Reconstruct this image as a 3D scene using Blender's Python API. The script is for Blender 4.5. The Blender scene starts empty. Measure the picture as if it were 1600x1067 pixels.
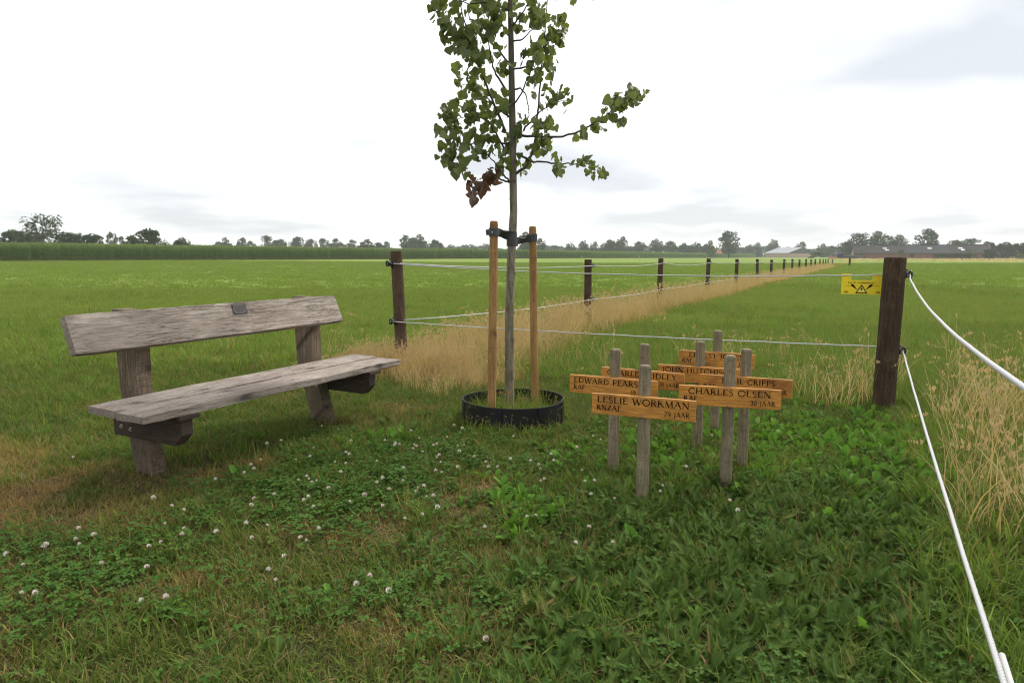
import bpy, bmesh, math, random
import numpy as np
from mathutils import Vector, Matrix, Euler

R = math.radians
random.seed(7)
rng = np.random.default_rng(11)
scene = bpy.context.scene
COL = scene.collection

# ------------------------------------------------------------------ camera
cam_d = bpy.data.cameras.new("camera")
cam_d.lens = 24.0
cam_d.sensor_width = 36.0
cam_d.clip_start = 0.02
cam_d.clip_end = 6000.0
cam = bpy.data.objects.new("camera", cam_d)
COL.objects.link(cam)
cam.location = (0, 0, 1.25)
cam.rotation_euler = (R(90 - 7.134), 0, 0)
scene.camera = cam

# ------------------------------------------------------------------ sky and sun
SUN_AZ, SUN_EL = R(48), R(50)          # ahead and a little to the right, behind thin cloud
world = bpy.data.worlds.new("World")
scene.world = world
world.use_nodes = True
wn, wl = world.node_tree.nodes, world.node_tree.links
wn.clear()
w_out = wn.new("ShaderNodeOutputWorld")
sky = wn.new("ShaderNodeTexSky")
sky.sky_type = 'NISHITA'
sky.sun_disc = False
sky.sun_elevation = SUN_EL
sky.sun_rotation = SUN_AZ
bg_sky = wn.new("ShaderNodeBackground")
bg_sky.inputs[1].default_value = 0.08
wl.new(sky.outputs[0], bg_sky.inputs[0])
tc = wn.new("ShaderNodeTexCoord")
sep = wn.new("ShaderNodeSeparateXYZ")
wl.new(tc.outputs["Generated"], sep.inputs[0])
mx = wn.new("ShaderNodeMath"); mx.operation = 'MAXIMUM'; mx.inputs[1].default_value = 0.0
wl.new(sep.outputs[2], mx.inputs[0])
ad = wn.new("ShaderNodeMath"); ad.operation = 'ADD'; ad.inputs[1].default_value = 0.16
wl.new(mx.outputs[0], ad.inputs[0])
dx = wn.new("ShaderNodeMath"); dx.operation = 'DIVIDE'
dy = wn.new("ShaderNodeMath"); dy.operation = 'DIVIDE'
wl.new(sep.outputs[0], dx.inputs[0]); wl.new(ad.outputs[0], dx.inputs[1])
wl.new(sep.outputs[1], dy.inputs[0]); wl.new(ad.outputs[0], dy.inputs[1])
cmb = wn.new("ShaderNodeCombineXYZ")
wl.new(dx.outputs[0], cmb.inputs[0]); wl.new(dy.outputs[0], cmb.inputs[1])
cmb.inputs[2].default_value = 3.7
nz = wn.new("ShaderNodeTexNoise")
nz.inputs["Scale"].default_value = 0.75
nz.inputs["Detail"].default_value = 4.0
nz.inputs["Roughness"].default_value = 0.5
wl.new(cmb.outputs[0], nz.inputs["Vector"])
rampw = wn.new("ShaderNodeValToRGB")
rampw.color_ramp.elements[0].position = 0.36
rampw.color_ramp.elements[0].color = (0.335, 0.347, 0.365, 1)
rampw.color_ramp.elements[1].position = 0.56
rampw.color_ramp.elements[1].color = (0.56, 0.56, 0.56, 1)
wl.new(nz.outputs["Fac"], rampw.inputs[0])
bg_cl = wn.new("ShaderNodeBackground")
bg_cl.inputs[1].default_value = 1.0
wl.new(rampw.outputs[0], bg_cl.inputs[0])
mixw = wn.new("ShaderNodeMixShader")
mixw.inputs[0].default_value = 0.93
wl.new(bg_sky.outputs[0], mixw.inputs[1])
wl.new(bg_cl.outputs[0], mixw.inputs[2])
wl.new(mixw.outputs[0], w_out.inputs[0])

sun_d = bpy.data.lights.new("sun", 'SUN')
sun_d.energy = 1.5
sun_d.angle = R(10)
sun_d.color = (1.0, 0.96, 0.9)
sun = bpy.data.objects.new("sun", sun_d)
COL.objects.link(sun)
sdir = Vector((math.sin(SUN_AZ) * math.cos(SUN_EL), math.cos(SUN_AZ) * math.cos(SUN_EL), math.sin(SUN_EL)))
sun.rotation_euler = (-sdir).to_track_quat('-Z', 'Y').to_euler()
sun.location = (10, 10, 20)

vs = scene.view_settings
vs.view_transform = 'Standard'
vs.look = 'None'
vs.gamma = 1.0
vs.use_curve_mapping = False
vs.exposure = 1.27
scene.cycles.max_bounces = 5
scene.cycles.diffuse_bounces = 2
scene.cycles.transmission_bounces = 4
scene.cycles.transparent_max_bounces = 8
scene.cycles.volume_bounces = 1
scene.cycles.filter_width = 1.1
scene.cycles.use_denoising = True
scene.cycles.use_adaptive_sampling = True
scene.cycles.adaptive_threshold = 0.02

# ------------------------------------------------------------------ noise and ground height
def _hash(ix, iy, seed):
    h = (ix.astype(np.int64) * 374761393 + iy.astype(np.int64) * 668265263 + seed * 974711) & 0x7fffffff
    h = ((h ^ (h >> 13)) * 1274126177) & 0x7fffffff
    return ((h ^ (h >> 16)) & 0xffff) / 65535.0

def vnoise(x, y, scale, seed=0):
    x = np.asarray(x, float) / scale; y = np.asarray(y, float) / scale
    x0 = np.floor(x); y0 = np.floor(y)
    fx = x - x0; fy = y - y0
    fx = fx * fx * (3 - 2 * fx); fy = fy * fy * (3 - 2 * fy)
    a = _hash(x0, y0, seed); b = _hash(x0 + 1, y0, seed)
    c = _hash(x0, y0 + 1, seed); d = _hash(x0 + 1, y0 + 1, seed)
    return (a * (1 - fx) + b * fx) * (1 - fy) + (c * (1 - fx) + d * fx) * fy

def fnoise(x, y, scale, seed=0, octv=3):
    s = 0; w = 1; t = 0
    for k in range(octv):
        s = s + w * vnoise(x, y, scale / 2 ** k, seed + k * 17); t += w; w *= 0.55
    return s / t

def sstep(a, b, x):
    t = np.clip((np.asarray(x, float) - a) / (b - a), 0, 1)
    return t * t * (3 - 2 * t)

CA = np.array([-75.0, 100.0]); CB = np.array([178.0, 500.0])       # front edge of the maize field
CDIR = (CB - CA) / np.linalg.norm(CB - CA)
CNOR = np.array([-CDIR[1], CDIR[0]])                                  # into the maize
F0 = np.array([-1.2, 7.45]); FD = np.array([0.5295, 1.0]) / math.hypot(0.5295, 1.0)   # paddock fence line
FN = np.array([FD[1], -FD[0]])                                        # to the right of the fence

def gz(x, y):
    x = np.asarray(x, float); y = np.asarray(y, float)
    s = (x - CA[0]) * CNOR[0] + (y - CA[1]) * CNOR[1]
    rise = sstep(-75, 0, s) * (1 - sstep(180, 480, y)) * 0.42
    near = np.exp(-((x ** 2 + (y - 4) ** 2) / 900.0))
    return rise + near * (vnoise(x, y, 0.9, 5) - 0.5) * 0.03 + (vnoise(x, y, 9, 6) - 0.5) * 0.06 * sstep(9, 22, np.hypot(x, y))

def gzf(x, y):
    return float(gz(np.array([x]), np.array([y]))[0])

# how parched the turf is, 0..1
DRY_SPOTS = [(-2.6, 3.45, .75, .5, .9), (-2.2, 3.0, .6, .35, .7), (-1.7, 3.9, .5, .45, .7), (-1.0, 2.25, .55, .35, .4), (-1.6, 1.95, .6, .3, .45),
             (-0.35, 2.15, .18, .10, .7), (-.2, 3.3, .25, .35, .6), (-.75, 2.75, .6, .25, .4), (-3.2, 4.3, .8, .5, .6), (-0.3, 1.9, .4, .2, .25),
             (-1.05, 5.0, .5, .5, .6), (-2.4, 2.4, .5, .3, .4), (1.85, 2.95, .2, .15, .8), (-.05, 2.85, .2, .2, .5)]
def dryness(x, y):
    x = np.asarray(x, float); y = np.asarray(y, float)
    d = 0.5 * sstep(.52, .78, fnoise(x, y, .5, 31)) * (1 - sstep(0.0, 0.9, x)) * (1 - sstep(5, 9, y))
    for cx, cy, rx, ry, a in DRY_SPOTS:
        d = d + .95 * a * np.exp(-(((x - cx) / rx) ** 2 + ((y - cy) / ry) ** 2)) * np.clip(1.9 * fnoise(x, y, .22, 77) - .35, 0, 1)
    s = (x - F0[0]) * FN[0] + (y - F0[1]) * FN[1]
    a = (x - F0[0]) * FD[0] + (y - F0[1]) * FD[1]
    wid = 0.55 + 0.9 * np.exp(-np.clip(a, 0, None) / 4.0)
    strip = sstep(-.5, -.15, s) * (1 - sstep(wid * .8, wid * 1.25, s)) * sstep(-1.0, -.2, a)
    d = np.maximum(d, strip * .85)
    far = sstep(14, 40, y)
    d = d + far * 0.16 * sstep(.45, .8, fnoise(x, y * .35, 7, 91))
    d = d + 0.7 * sstep(130, 190, y) * sstep(0.55, .68, x / np.maximum(y, 1)) * (0.5 + fnoise(x, y, 25, 3))
    return np.clip(d, 0, 1)

# ------------------------------------------------------------------ material helpers
def nmat(name):
    m = bpy.data.materials.new(name)
    m.use_nodes = True
    nt = m.node_tree
    b = nt.nodes["Principled BSDF"]
    return m, nt, b

def N(nt, t, **kw):
    n = nt.nodes.new(t)
    for k, v in kw.items():
        setattr(n, k, v)
    return n

def mixc(nt, fac, a, b, blend='MIX'):
    n = N(nt, "ShaderNodeMix", data_type='RGBA', blend_type=blend)
    for sock, v in ((n.inputs[0], fac), (n.inputs[6], a), (n.inputs[7], b)):
        if hasattr(v, "is_output"):
            nt.links.new(v, sock)
        else:
            sock.default_value = v if not isinstance(v, tuple) or len(v) == 4 else (*v, 1)
    return n.outputs[2]

def mth(nt, op, a, b=0.0, clamp=False):
    n = N(nt, "ShaderNodeMath", operation=op, use_clamp=clamp)
    for s, v in ((n.inputs[0], a), (n.inputs[1], b)):
        if hasattr(v, "is_output"):
            nt.links.new(v, s)
        else:
            s.default_value = v
    return n.outputs[0]

def ramp(nt, fac, stops):
    n = N(nt, "ShaderNodeValToRGB")
    els = n.color_ramp.elements
    while len(els) < len(stops):
        els.new(0.5)
    for e, (p, c) in zip(els, stops):
        e.position = p
        e.color = (c, c, c, 1) if isinstance(c, (int, float)) else (*c, 1)
    nt.links.new(fac, n.inputs[0])
    return n.outputs[0]

def noise(nt, vec, scale, detail=4, rough=0.55, dist=0.0, sc3=None):
    if sc3:
        mp = N(nt, "ShaderNodeMapping")
        mp.inputs["Scale"].default_value = sc3
        nt.links.new(vec, mp.inputs["Vector"])
        vec = mp.outputs[0]
    n = N(nt, "ShaderNodeTexNoise")
    n.inputs["Scale"].default_value = scale
    n.inputs["Detail"].default_value = detail
    n.inputs["Roughness"].default_value = rough
    n.inputs["Distortion"].default_value = dist
    nt.links.new(vec, n.inputs["Vector"])
    return n.outputs["Fac"]

def bump(nt, b, height, strength=0.3, dist=0.01):
    n = N(nt, "ShaderNodeBump")
    n.inputs["Strength"].default_value = strength
    n.inputs["Distance"].default_value = dist
    nt.links.new(height, n.inputs["Height"])
    nt.links.new(n.outputs[0], b.inputs["Normal"])

def objvec(nt):
    """object space coordinates, shifted per object so that no two pieces share a grain"""
    t = N(nt, "ShaderNodeTexCoord")
    oi = N(nt, "ShaderNodeObjectInfo")
    m = N(nt, "ShaderNodeVectorMath", operation='SCALE')
    cx = N(nt, "ShaderNodeCombineXYZ")
    nt.links.new(oi.outputs["Random"], cx.inputs[0]); nt.links.new(oi.outputs["Random"], cx.inputs[1]); nt.links.new(oi.outputs["Random"], cx.inputs[2])
    nt.links.new(cx.outputs[0], m.inputs[0]); m.inputs["Scale"].default_value = 37.0
    a = N(nt, "ShaderNodeVectorMath", operation='ADD')
    nt.links.new(t.outputs["Object"], a.inputs[0]); nt.links.new(m.outputs[0], a.inputs[1])
    return a.outputs[0]

def wood_mat(name, light, dark, crackc, grain=(1, 14, 14), rough=0.85, streak=0.5, knots=True, bumps=0.5, green=None):
    m, nt, b = nmat(name)
    v = objvec(nt)
    g1 = noise(nt, v, 6, 6, .65, .6, grain)
    g2 = noise(nt, v, 28, 5, .7, .2, grain)
    big = noise(nt, v, 2.2, 3, .5, .3, (1.0, 2.0, 2.0))
    fac = mth(nt, 'ADD', mth(nt, 'MULTIPLY', g1, .6), mth(nt, 'MULTIPLY', g2, .4))
    col = mixc(nt, ramp(nt, fac, [(.40, 0.0), (.60, 1.0)]), dark, light)
    col = mixc(nt, mth(nt, 'MULTIPLY', ramp(nt, big, [(.40, 1.0), (.58, 0.0)]), streak), col, dark)
    h = fac
    if knots:
        sx_ = N(nt, "ShaderNodeSeparateXYZ"); nt.links.new(v, sx_.inputs[0]); cb_ = N(nt, "ShaderNodeCombineXYZ")
        nt.links.new(mth(nt, 'MULTIPLY', sx_.outputs[0], 2.3), cb_.inputs[0]); nt.links.new(mth(nt, 'MULTIPLY', mth(nt, 'ADD', sx_.outputs[1], sx_.outputs[2]), 4.2), cb_.inputs[1])
        vo = N(nt, "ShaderNodeTexVoronoi", voronoi_dimensions='2D'); vo.inputs["Scale"].default_value = 1.0
        nt.links.new(cb_.outputs[0], vo.inputs["Vector"])
        sc_ = N(nt, "ShaderNodeSeparateColor"); nt.links.new(vo.outputs["Color"], sc_.inputs[0])
        dist_ = mth(nt, 'ADD', vo.outputs["Distance"], mth(nt, 'MULTIPLY', mth(nt, 'SUBTRACT', g1, .5), .10))
        k = mth(nt, 'MULTIPLY', ramp(nt, dist_, [(.04, 1.0), (.11, .35), (.20, 0.0)]), ramp(nt, sc_.outputs[0], [(.35, 0.0), (.5, 1.0)]))
        col = mixc(nt, mth(nt, 'MULTIPLY', k, .75), col, crackc)
    cr = noise(nt, v, 5.0, 4, .55, 1.6, (.55, 11, 11))
    crm = ramp(nt, mth(nt, 'ABSOLUTE', mth(nt, 'SUBTRACT', cr, .5)), [(0.0, 1.0), (.026, 0.0)])
    crm = mth(nt, 'MULTIPLY', crm, ramp(nt, noise(nt, v, 3.1, 2), [(.40, 0.0), (.52, 1.0)]))
    col = mixc(nt, mth(nt, 'MULTIPLY', crm, .8), col, crackc)
    if green:
        gm = ramp(nt, noise(nt, v, 7, 4, .6), [(.52, 0.0), (.72, .55)])
        col = mixc(nt, gm, col, green)
    nt.links.new(col, b.inputs["Base Color"])
    b.inputs["Roughness"].default_value = rough
    b.inputs["Specular IOR Level"].default_value = 0.12
    hh = mth(nt, 'SUBTRACT', h, mth(nt, 'MULTIPLY', crm, 1.2))
    bump(nt, b, hh, bumps, 0.006)
    return m

def plain_mat(name, col, rough=0.6, var=0.25, scale=20, metal=0.0, spec=0.5, bumpy=0.0):
    m, nt, b = nmat(name)
    v = objvec(nt)
    n = noise(nt, v, scale, 4)
    c2 = tuple(c * (1 - var) for c in col); c1 = tuple(min(1, c * (1 + var)) for c in col)
    nt.links.new(mixc(nt, n, c2, c1), b.inputs["Base Color"])
    b.inputs["Roughness"].default_value = rough
    b.inputs["Metallic"].default_value = metal
    b.inputs["Specular IOR Level"].default_value = spec
    if bumpy:
        bump(nt, b, n, bumpy, 0.005)
    return m

def plant_mat(name, colA, colB, straw, transl=0.35, dead=(0.27, 0.18, 0.08), tip=0.25, rough=0.65, varn=.35):
    """blade and leaf material: 'bl' = (height along blade, random, dead flag) on the mesh, 'tint' per instance"""
    m, nt, b = nmat(name)
    at = N(nt, "ShaderNodeAttribute", attribute_type='GEOMETRY', attribute_name="bl")
    sp = N(nt, "ShaderNodeSeparateXYZ"); nt.links.new(at.outputs["Vector"], sp.inputs[0])
    ti = N(nt, "ShaderNodeAttribute", attribute_type='INSTANCER', attribute_name="tint")
    oi = N(nt, "ShaderNodeObjectInfo")
    r = mth(nt, 'ADD', mth(nt, 'MULTIPLY', sp.outputs[1], 1 - varn), mth(nt, 'MULTIPLY', oi.outputs["Random"], varn))
    col = mixc(nt, r, colA, colB)
    dr = mth(nt, 'ADD', mth(nt, 'MULTIPLY', ti.outputs["Fac"], 1.7), mth(nt, 'SUBTRACT', mth(nt, 'MULTIPLY', sp.outputs[1], .9), .9), True)
    dr = mth(nt, 'MAXIMUM', dr, mth(nt, 'MULTIPLY', mth(nt, 'POWER', sp.outputs[0], 3.0), tip))
    col = mixc(nt, dr, col, straw)
    col = mixc(nt, sp.outputs[2], col, dead)
    nt.links.new(col, b.inputs["Base Color"])
    b.inputs["Roughness"].default_value = rough
    b.inputs["Specular IOR Level"].default_value = 0.08
    tr = N(nt, "ShaderNodeBsdfTranslucent")
    nt.links.new(mixc(nt, .5, col, (1.0, 1.0, .35), 'MULTIPLY'), tr.inputs[0])
    ms = N(nt, "ShaderNodeMixShader"); ms.inputs[0].default_value = transl
    nt.links.new(b.outputs[0], ms.inputs[1]); nt.links.new(tr.outputs[0], ms.inputs[2])
    nt.links.new(ms.outputs[0], nt.nodes["Material Output"].inputs[0])
    return m

# ------------------------------------------------------------------ mesh helpers
class MB:
    def __init__(s):
        s.v = []; s.f = []; s.a = []
    def add(s, vs_, fs_):
        o = len(s.v); s.v.extend([tuple(p) for p in vs_]); s.f.extend([tuple(i + o for i in f) for f in fs_])
    def box(s, x0, x1, y0, y1, z0, z1):
        s.add([(x0, y0, z0), (x1, y0, z0), (x1, y1, z0), (x0, y1, z0), (x0, y0, z1), (x1, y0, z1), (x1, y1, z1), (x0, y1, z1)],
              [(0, 3, 2, 1), (4, 5, 6, 7), (0, 1, 5, 4), (1, 2, 6, 5), (2, 3, 7, 6), (3, 0, 4, 7)])
    def tube(s, pts, radii, seg=8, cap=True):
        pts = [Vector(p) for p in pts]
        n = len(pts); up = Vector((0.13, 0.31, 0.94)); rings = []
        prev = None
        for i, p in enumerate(pts):
            t = (pts[min(i + 1, n - 1)] - pts[max(i - 1, 0)]).normalized()
            if prev is None:
                a = t.cross(up)
                if a.length < .1: a = t.cross(Vector((1, 0, 0)))
                a.normalize()
            else:
                a = (prev - t * prev.dot(t)).normalized()
            prev = a; b = t.cross(a)
            r = radii[i] if hasattr(radii, '__len__') else radii
            rings.append([p + (a * math.cos(2 * math.pi * k / seg) + b * math.sin(2 * math.pi * k / seg)) * r for k in range(seg)])
        vs_ = [q for rg in rings for q in rg]; fs_ = []
        for i in range(n - 1):
            for k in range(seg):
                k2 = (k + 1) % seg
                fs_.append((i * seg + k, i * seg + k2, (i + 1) * seg + k2, (i + 1) * seg + k))
        if cap:
            fs_.append(tuple(range(seg))[::-1]); fs_.append(tuple((n - 1) * seg + k for k in range(seg)))
        s.add(vs_, fs_)
    def lathe(s, prof, seg=20, wob=0.0, seed=0):
        rr = random.Random(seed)
        ph = [rr.uniform(0, 6.28) for _ in range(4)]
        vs_ = []; fs_ = []
        for (r, z) in prof:
            for k in range(seg):
                a = 2 * math.pi * k / seg
                q = r * (1 + wob * (math.sin(2 * a + ph[0] + z * 1.3) + .6 * math.sin(3 * a + ph[1] - z * 2) + .5 * math.sin(z * 9 + ph[2])))
                vs_.append((q * math.cos(a), q * math.sin(a), z))
        n = len(prof)
        for i in range(n - 1):
            for k in range(seg):
                k2 = (k + 1) % seg
                fs_.append((i * seg + k, i * seg + k2, (i + 1) * seg + k2, (i + 1) * seg + k))
        fs_.append(tuple(range(seg))[::-1]); fs_.append(tuple((n - 1) * seg + k for k in range(seg)))
        s.add(vs_, fs_)
    def prism(s, poly, axis, a0, a1):
        """poly: 2d points in the plane normal to axis ('x': (y,z), 'y': (x,z), 'z': (x,y)), counter-clockwise"""
        def P(q, a):
            return {'x': (a, q[0], q[1]), 'y': (q[0], a, q[1]), 'z': (q[0], q[1], a)}[axis]
        n = len(poly)
        s.add([P(q, a0) for q in poly] + [P(q, a1) for q in poly],
              [tuple(range(n))[::-1], tuple(range(n, 2 * n))] + [(k, (k + 1) % n, (k + 1) % n + n, k + n) for k in range(n)])
    def mesh(s, name, mat, smooth=False, bevel=0.0, bseg=2, fixn=True):
        me = bpy.data.meshes.new(name)
        me.from_pydata(s.v, [], s.f)
        if bevel or fixn:
            bm = bmesh.new(); bm.from_mesh(me)
            if fixn:
                bmesh.ops.recalc_face_normals(bm, faces=bm.faces)
            if bevel:
                es = [e for e in bm.edges if len(e.link_faces) == 2 and e.calc_face_angle(0) > 0.5]
                bmesh.ops.bevel(bm, geom=es, offset=bevel, segments=bseg, affect='EDGES', profile=.6)
            bm.to_mesh(me); bm.free()
        if smooth:
            me.polygons.foreach_set("use_smooth", [True] * len(me.polygons))
        if mat: me.materials.append(mat)
        me.update()
        return me
    def build(s, name, mat, parent=None, smooth=False, bevel=0.0, loc=None, rot=None, fixn=True):
        o = bpy.data.objects.new(name, s.mesh(name, mat, smooth, bevel, fixn=fixn))
        COL.objects.link(o)
        if parent: o.parent = parent
        if loc is not None: o.location = loc
        if rot is not None: o.rotation_euler = rot
        return o

def tag(o, label=None, cat=None, group=None, kind=None):
    if label: o["label"] = label
    if cat: o["category"] = cat
    if group: o["group"] = group
    if kind: o["kind"] = kind
    return o

def thing(name, label, cat, loc=(0, 0, 0), rotz=0.0, group=None):
    o = bpy.data.objects.new(name, None)
    COL.objects.link(o)
    o.location = loc; o.rotation_euler = (0, 0, rotz)
    return tag(o, label, cat, group)

def link_obj(name, me, parent=None, loc=None, rot=None, scl=None):
    o = bpy.data.objects.new(name, me); COL.objects.link(o)
    if parent: o.parent = parent
    if loc is not None: o.location = loc
    if rot is not None: o.rotation_euler = rot
    if scl is not None: o.scale = scl
    return o

def set_bl(me, bl):
    at = me.attributes.new("bl", 'FLOAT_VECTOR', 'POINT')
    at.data.foreach_set("vector", np.asarray(bl, np.float32).ravel())

# ------------------------------------------------------------------ scatter: geometry nodes instances of small plant meshes
def scatter(name, pts, rot, scl, tint, protos, label, cat):
    n = len(pts)
    me = bpy.data.meshes.new(name)
    me.from_pydata([], [], [])
    me.vertices.add(n)
    me.vertices.foreach_set("co", np.asarray(pts, np.float32).ravel())
    for nm, ty, key, arr in (("prot", 'FLOAT_VECTOR', "vector", rot), ("pscl", 'FLOAT', "value", scl), ("tint", 'FLOAT', "value", tint)):
        a = me.attributes.new(nm, ty, 'POINT'); a.data.foreach_set(key, np.asarray(arr, np.float32).ravel())
    a = me.attributes.new("pidx", 'INT', 'POINT')
    a.data.foreach_set("value", rng.integers(0, len(protos), n).astype(np.int32))
    me.update()
    o = bpy.data.objects.new(name, me); COL.objects.link(o)
    tag(o, label, cat, kind="stuff")
    pc = bpy.data.collections.new(name + "_sources")
    for p in protos:
        pc.objects.link(p)
    ng = bpy.data.node_groups.new(name + "_spread", 'GeometryNodeTree')
    ng.interface.new_socket("Geometry", in_out='INPUT', socket_type='NodeSocketGeometry')
    ng.interface.new_socket("Geometry", in_out='OUTPUT', socket_type='NodeSocketGeometry')
    gi = ng.nodes.new("NodeGroupInput"); go = ng.nodes.new("NodeGroupOutput")
    ci = ng.nodes.new("GeometryNodeCollectionInfo")
    ci.inputs["Collection"].default_value = pc
    ci.inputs["Separate Children"].default_value = True
    ci.inputs["Reset Children"].default_value = True
    iop = ng.nodes.new("GeometryNodeInstanceOnPoints")
    iop.inputs["Pick Instance"].default_value = True
    def named(nm, ty):
        k = ng.nodes.new("GeometryNodeInputNamedAttribute"); k.data_type = ty
        k.inputs["Name"].default_value = nm
        return k.outputs["Attribute"]
    L = ng.links.new
    L(gi.outputs[0], iop.inputs["Points"]); L(ci.outputs[0], iop.inputs["Instance"])
    L(named("pidx", 'INT'), iop.inputs["Instance Index"])
    L(named("prot", 'FLOAT_VECTOR'), iop.inputs["Rotation"])
    L(named("pscl", 'FLOAT'), iop.inputs["Scale"])
    L(iop.outputs[0], go.inputs[0])
    md = o.modifiers.new("spread", 'NODES'); md.node_group = ng
    return o

def proto(name, me):
    return bpy.data.objects.new(name, me)

def wedge_points(y0, y1, dens, side=0.80, pad=1.3):
    """random ground points in the part of the meadow the camera can see, with a margin"""
    area = side * (y1 ** 2 - y0 ** 2) + 2 * pad * (y1 - y0)
    n = int(area * dens)
    # sample y with pdf ~ width
    ys = rng.uniform(y0, y1, n * 3); w = side * ys + pad
    keep = rng.uniform(0, side * y1 + pad, n * 3) < w
    ys = ys[keep][:n]; xs = rng.uniform(-1, 1, len(ys)) * (side * ys + pad)
    return xs, ys

def rots(n, tilt=0.12):
    return np.stack([rng.normal(0, tilt, n), rng.normal(0, tilt, n), rng.uniform(0, 6.283, n)], 1)

def blade_mesh(name, mat, nb, rad, hmin, hmax, wid, lean=0.5, curve=0.6, seg=3, dead=0.08, flat=0.0, seed=0, heads=0.0):
    rr = random.Random(seed)
    V = []; F = []; BL = []
    for i in range(nb):
        a = rr.uniform(0, 6.283); d = rad * math.sqrt(rr.random())
        bx, by = d * math.cos(a), d * math.sin(a)
        h = rr.uniform(hmin, hmax) * (1.0 - 0.25 * d / rad)
        la = rr.uniform(0, 6.283); ln = rr.uniform(.05, lean) + (0.0 if rr.random() > flat else 1.0)
        cu = rr.uniform(.1, curve)
        w = wid * rr.uniform(.6, 1.3)
        rv = rr.random(); dd = 1.0 if rr.random() < dead else 0.0
        dxy = (math.cos(la), math.sin(la)); wa = la + math.pi / 2 + rr.uniform(-.9, .9)
        wx, wy = math.cos(wa) * w / 2, math.sin(wa) * w / 2
        o = len(V); ang = ln; px, py, pz = bx, by, -0.01
        for k in range(seg + 1):
            t = k / seg
            ww = (1 - t ** 1.7) if k < seg else 0
            if k < seg:
                V.append((px - wx * ww, py - wy * ww, pz)); V.append((px + wx * ww, py + wy * ww, pz)); BL += [(t, rv, dd), (t, rv, dd)]
            else:
                V.append((px, py, pz)); BL.append((1, rv, dd))
            st = h / seg
            px += dxy[0] * math.sin(ang) * st; py += dxy[1] * math.sin(ang) * st; pz += math.cos(ang) * st
            ang += cu / seg * 2
            if pz < 0.004: pz = 0.004
        for k in range(seg - 1):
            F.append((o + 2 * k, o + 2 * k + 1, o + 2 * k + 3, o + 2 * k + 2))
        F.append((o + 2 * (seg - 1), o + 2 * seg - 1, o + 2 * seg))
        if rr.random() < heads:         # seed head: a few small spikelets along the top
            hx, hy, hz = V[o + 2 * seg]; 
            for q in range(7):
                t = q / 7; L = h * .22
                cx, cy, cz = hx - dxy[0] * math.sin(ang) * L * (1 - t), hy - dxy[1] * math.sin(ang) * L * (1 - t), hz - math.cos(ang) * L * (1 - t)
                s = L * .14 * (1.2 - t); aa = rr.uniform(0, 6.28); o2 = len(V)
                V += [(cx, cy, cz), (cx + s * math.cos(aa), cy + s * math.sin(aa), cz + s * 1.1), (cx + s * .5 * math.cos(aa + 1.2), cy + s * .5 * math.sin(aa + 1.2), cz + s * 1.9)]
                BL += [(1, rv, 1)] * 3; F.append((o2, o2 + 1, o2 + 2))
    me = bpy.data.meshes.new(name); me.from_pydata(V, [], F); set_bl(me, BL); me.materials.append(mat)
    return me

def leaf_poly(V, F, BL, outline, base, ydir, zdir, scale, rv, dd=0.0, bend=0.25, fold=0.25):
    """outline: half outline [(along, half width)], a folded, bent leaf as quads each side of the midrib"""
    ydir = ydir.normalized(); xdir = ydir.cross(zdir).normalized(); zdir = xdir.cross(ydir)
    o = len(V)
    for (l, w) in outline:
        c = base + ydir * (l * scale) - zdir * (bend * l * l * scale)
        lft = c - xdir * (w * scale) + zdir * (w * scale * fold)
        rgt = c + xdir * (w * scale) + zdir * (w * scale * fold)
        V += [tuple(lft), tuple(c), tuple(rgt)]; BL += [(l, rv, dd)] * 3
    for k in range(len(outline) - 1):
        a = o + 3 * k
        F.append((a, a + 1, a + 4, a + 3)); F.append((a + 1, a + 2, a + 5, a + 4))

# ================================================================== THE SETTING
# ------------------------------------------------------------------ ground: one sheet to the horizon
def graded(lim, n, k):
    t = np.linspace(-1, 1, n)
    return np.sinh(t * k) / math.sinh(k) * lim
gx = graded(1500, 240, 8.2)
gy = graded(1500, 240, 8.2) + 3.5
GX, GY = np.meshgrid(gx, gy)
GZ = gz(GX.ravel(), GY.ravel())
nxg, nyg = len(gx), len(gy)
idx = np.arange(nxg * nyg).reshape(nyg, nxg)
quads = np.stack([idx[:-1, :-1], idx[:-1, 1:], idx[1:, 1:], idx[1:, :-1]], -1).reshape(-1, 4)
gme = bpy.data.meshes.new("ground")
gme.from_pydata(np.stack([GX.ravel(), GY.ravel(), GZ], 1).tolist(), [], quads.tolist())
da = gme.attributes.new("dry", 'FLOAT', 'POINT')
da.data.foreach_set("value", dryness(GX.ravel(), GY.ravel()).astype(np.float32))
fa = gme.attributes.new("meadow", 'FLOAT', 'POINT')          # 0 trodden plot, 1 grazed meadow
fa.data.foreach_set("value", sstep(6.0, 11.0, GY.ravel()).astype(np.float32))
gme.polygons.foreach_set("use_smooth", [True] * len(gme.polygons))
gm, nt, b = nmat("turf_soil")
tcn = N(nt, "ShaderNodeTexCoord"); pos = tcn.outputs["Object"]
dry_a = N(nt, "ShaderNodeAttribute", attribute_name="dry").outputs["Fac"]
mea_a = N(nt, "ShaderNodeAttribute", attribute_name="meadow").outputs["Fac"]
n1 = noise(nt, pos, 26, 6, .7); n2 = noise(nt, pos, 1.6, 5, .6); n3 = noise(nt, pos, .16, 6, .65, 0, (1.0, 2.2, 1.0))
soil = mixc(nt, n1, (.030, .030, .013), (.085, .085, .032))
soil = mixc(nt, mth(nt, 'MULTIPLY', dry_a, .9), soil, mixc(nt, n1, (.075, .050, .026), (.19, .135, .065)))
gr = mixc(nt, ramp(nt, n2, [(.3, 0.0), (.7, 1.0)]), (.125, .195, .034), (.195, .275, .052))
gr = mixc(nt, ramp(nt, n3, [(.36, 0.0), (.66, 1.0)]), gr, (.180, .240, .052))
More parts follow.
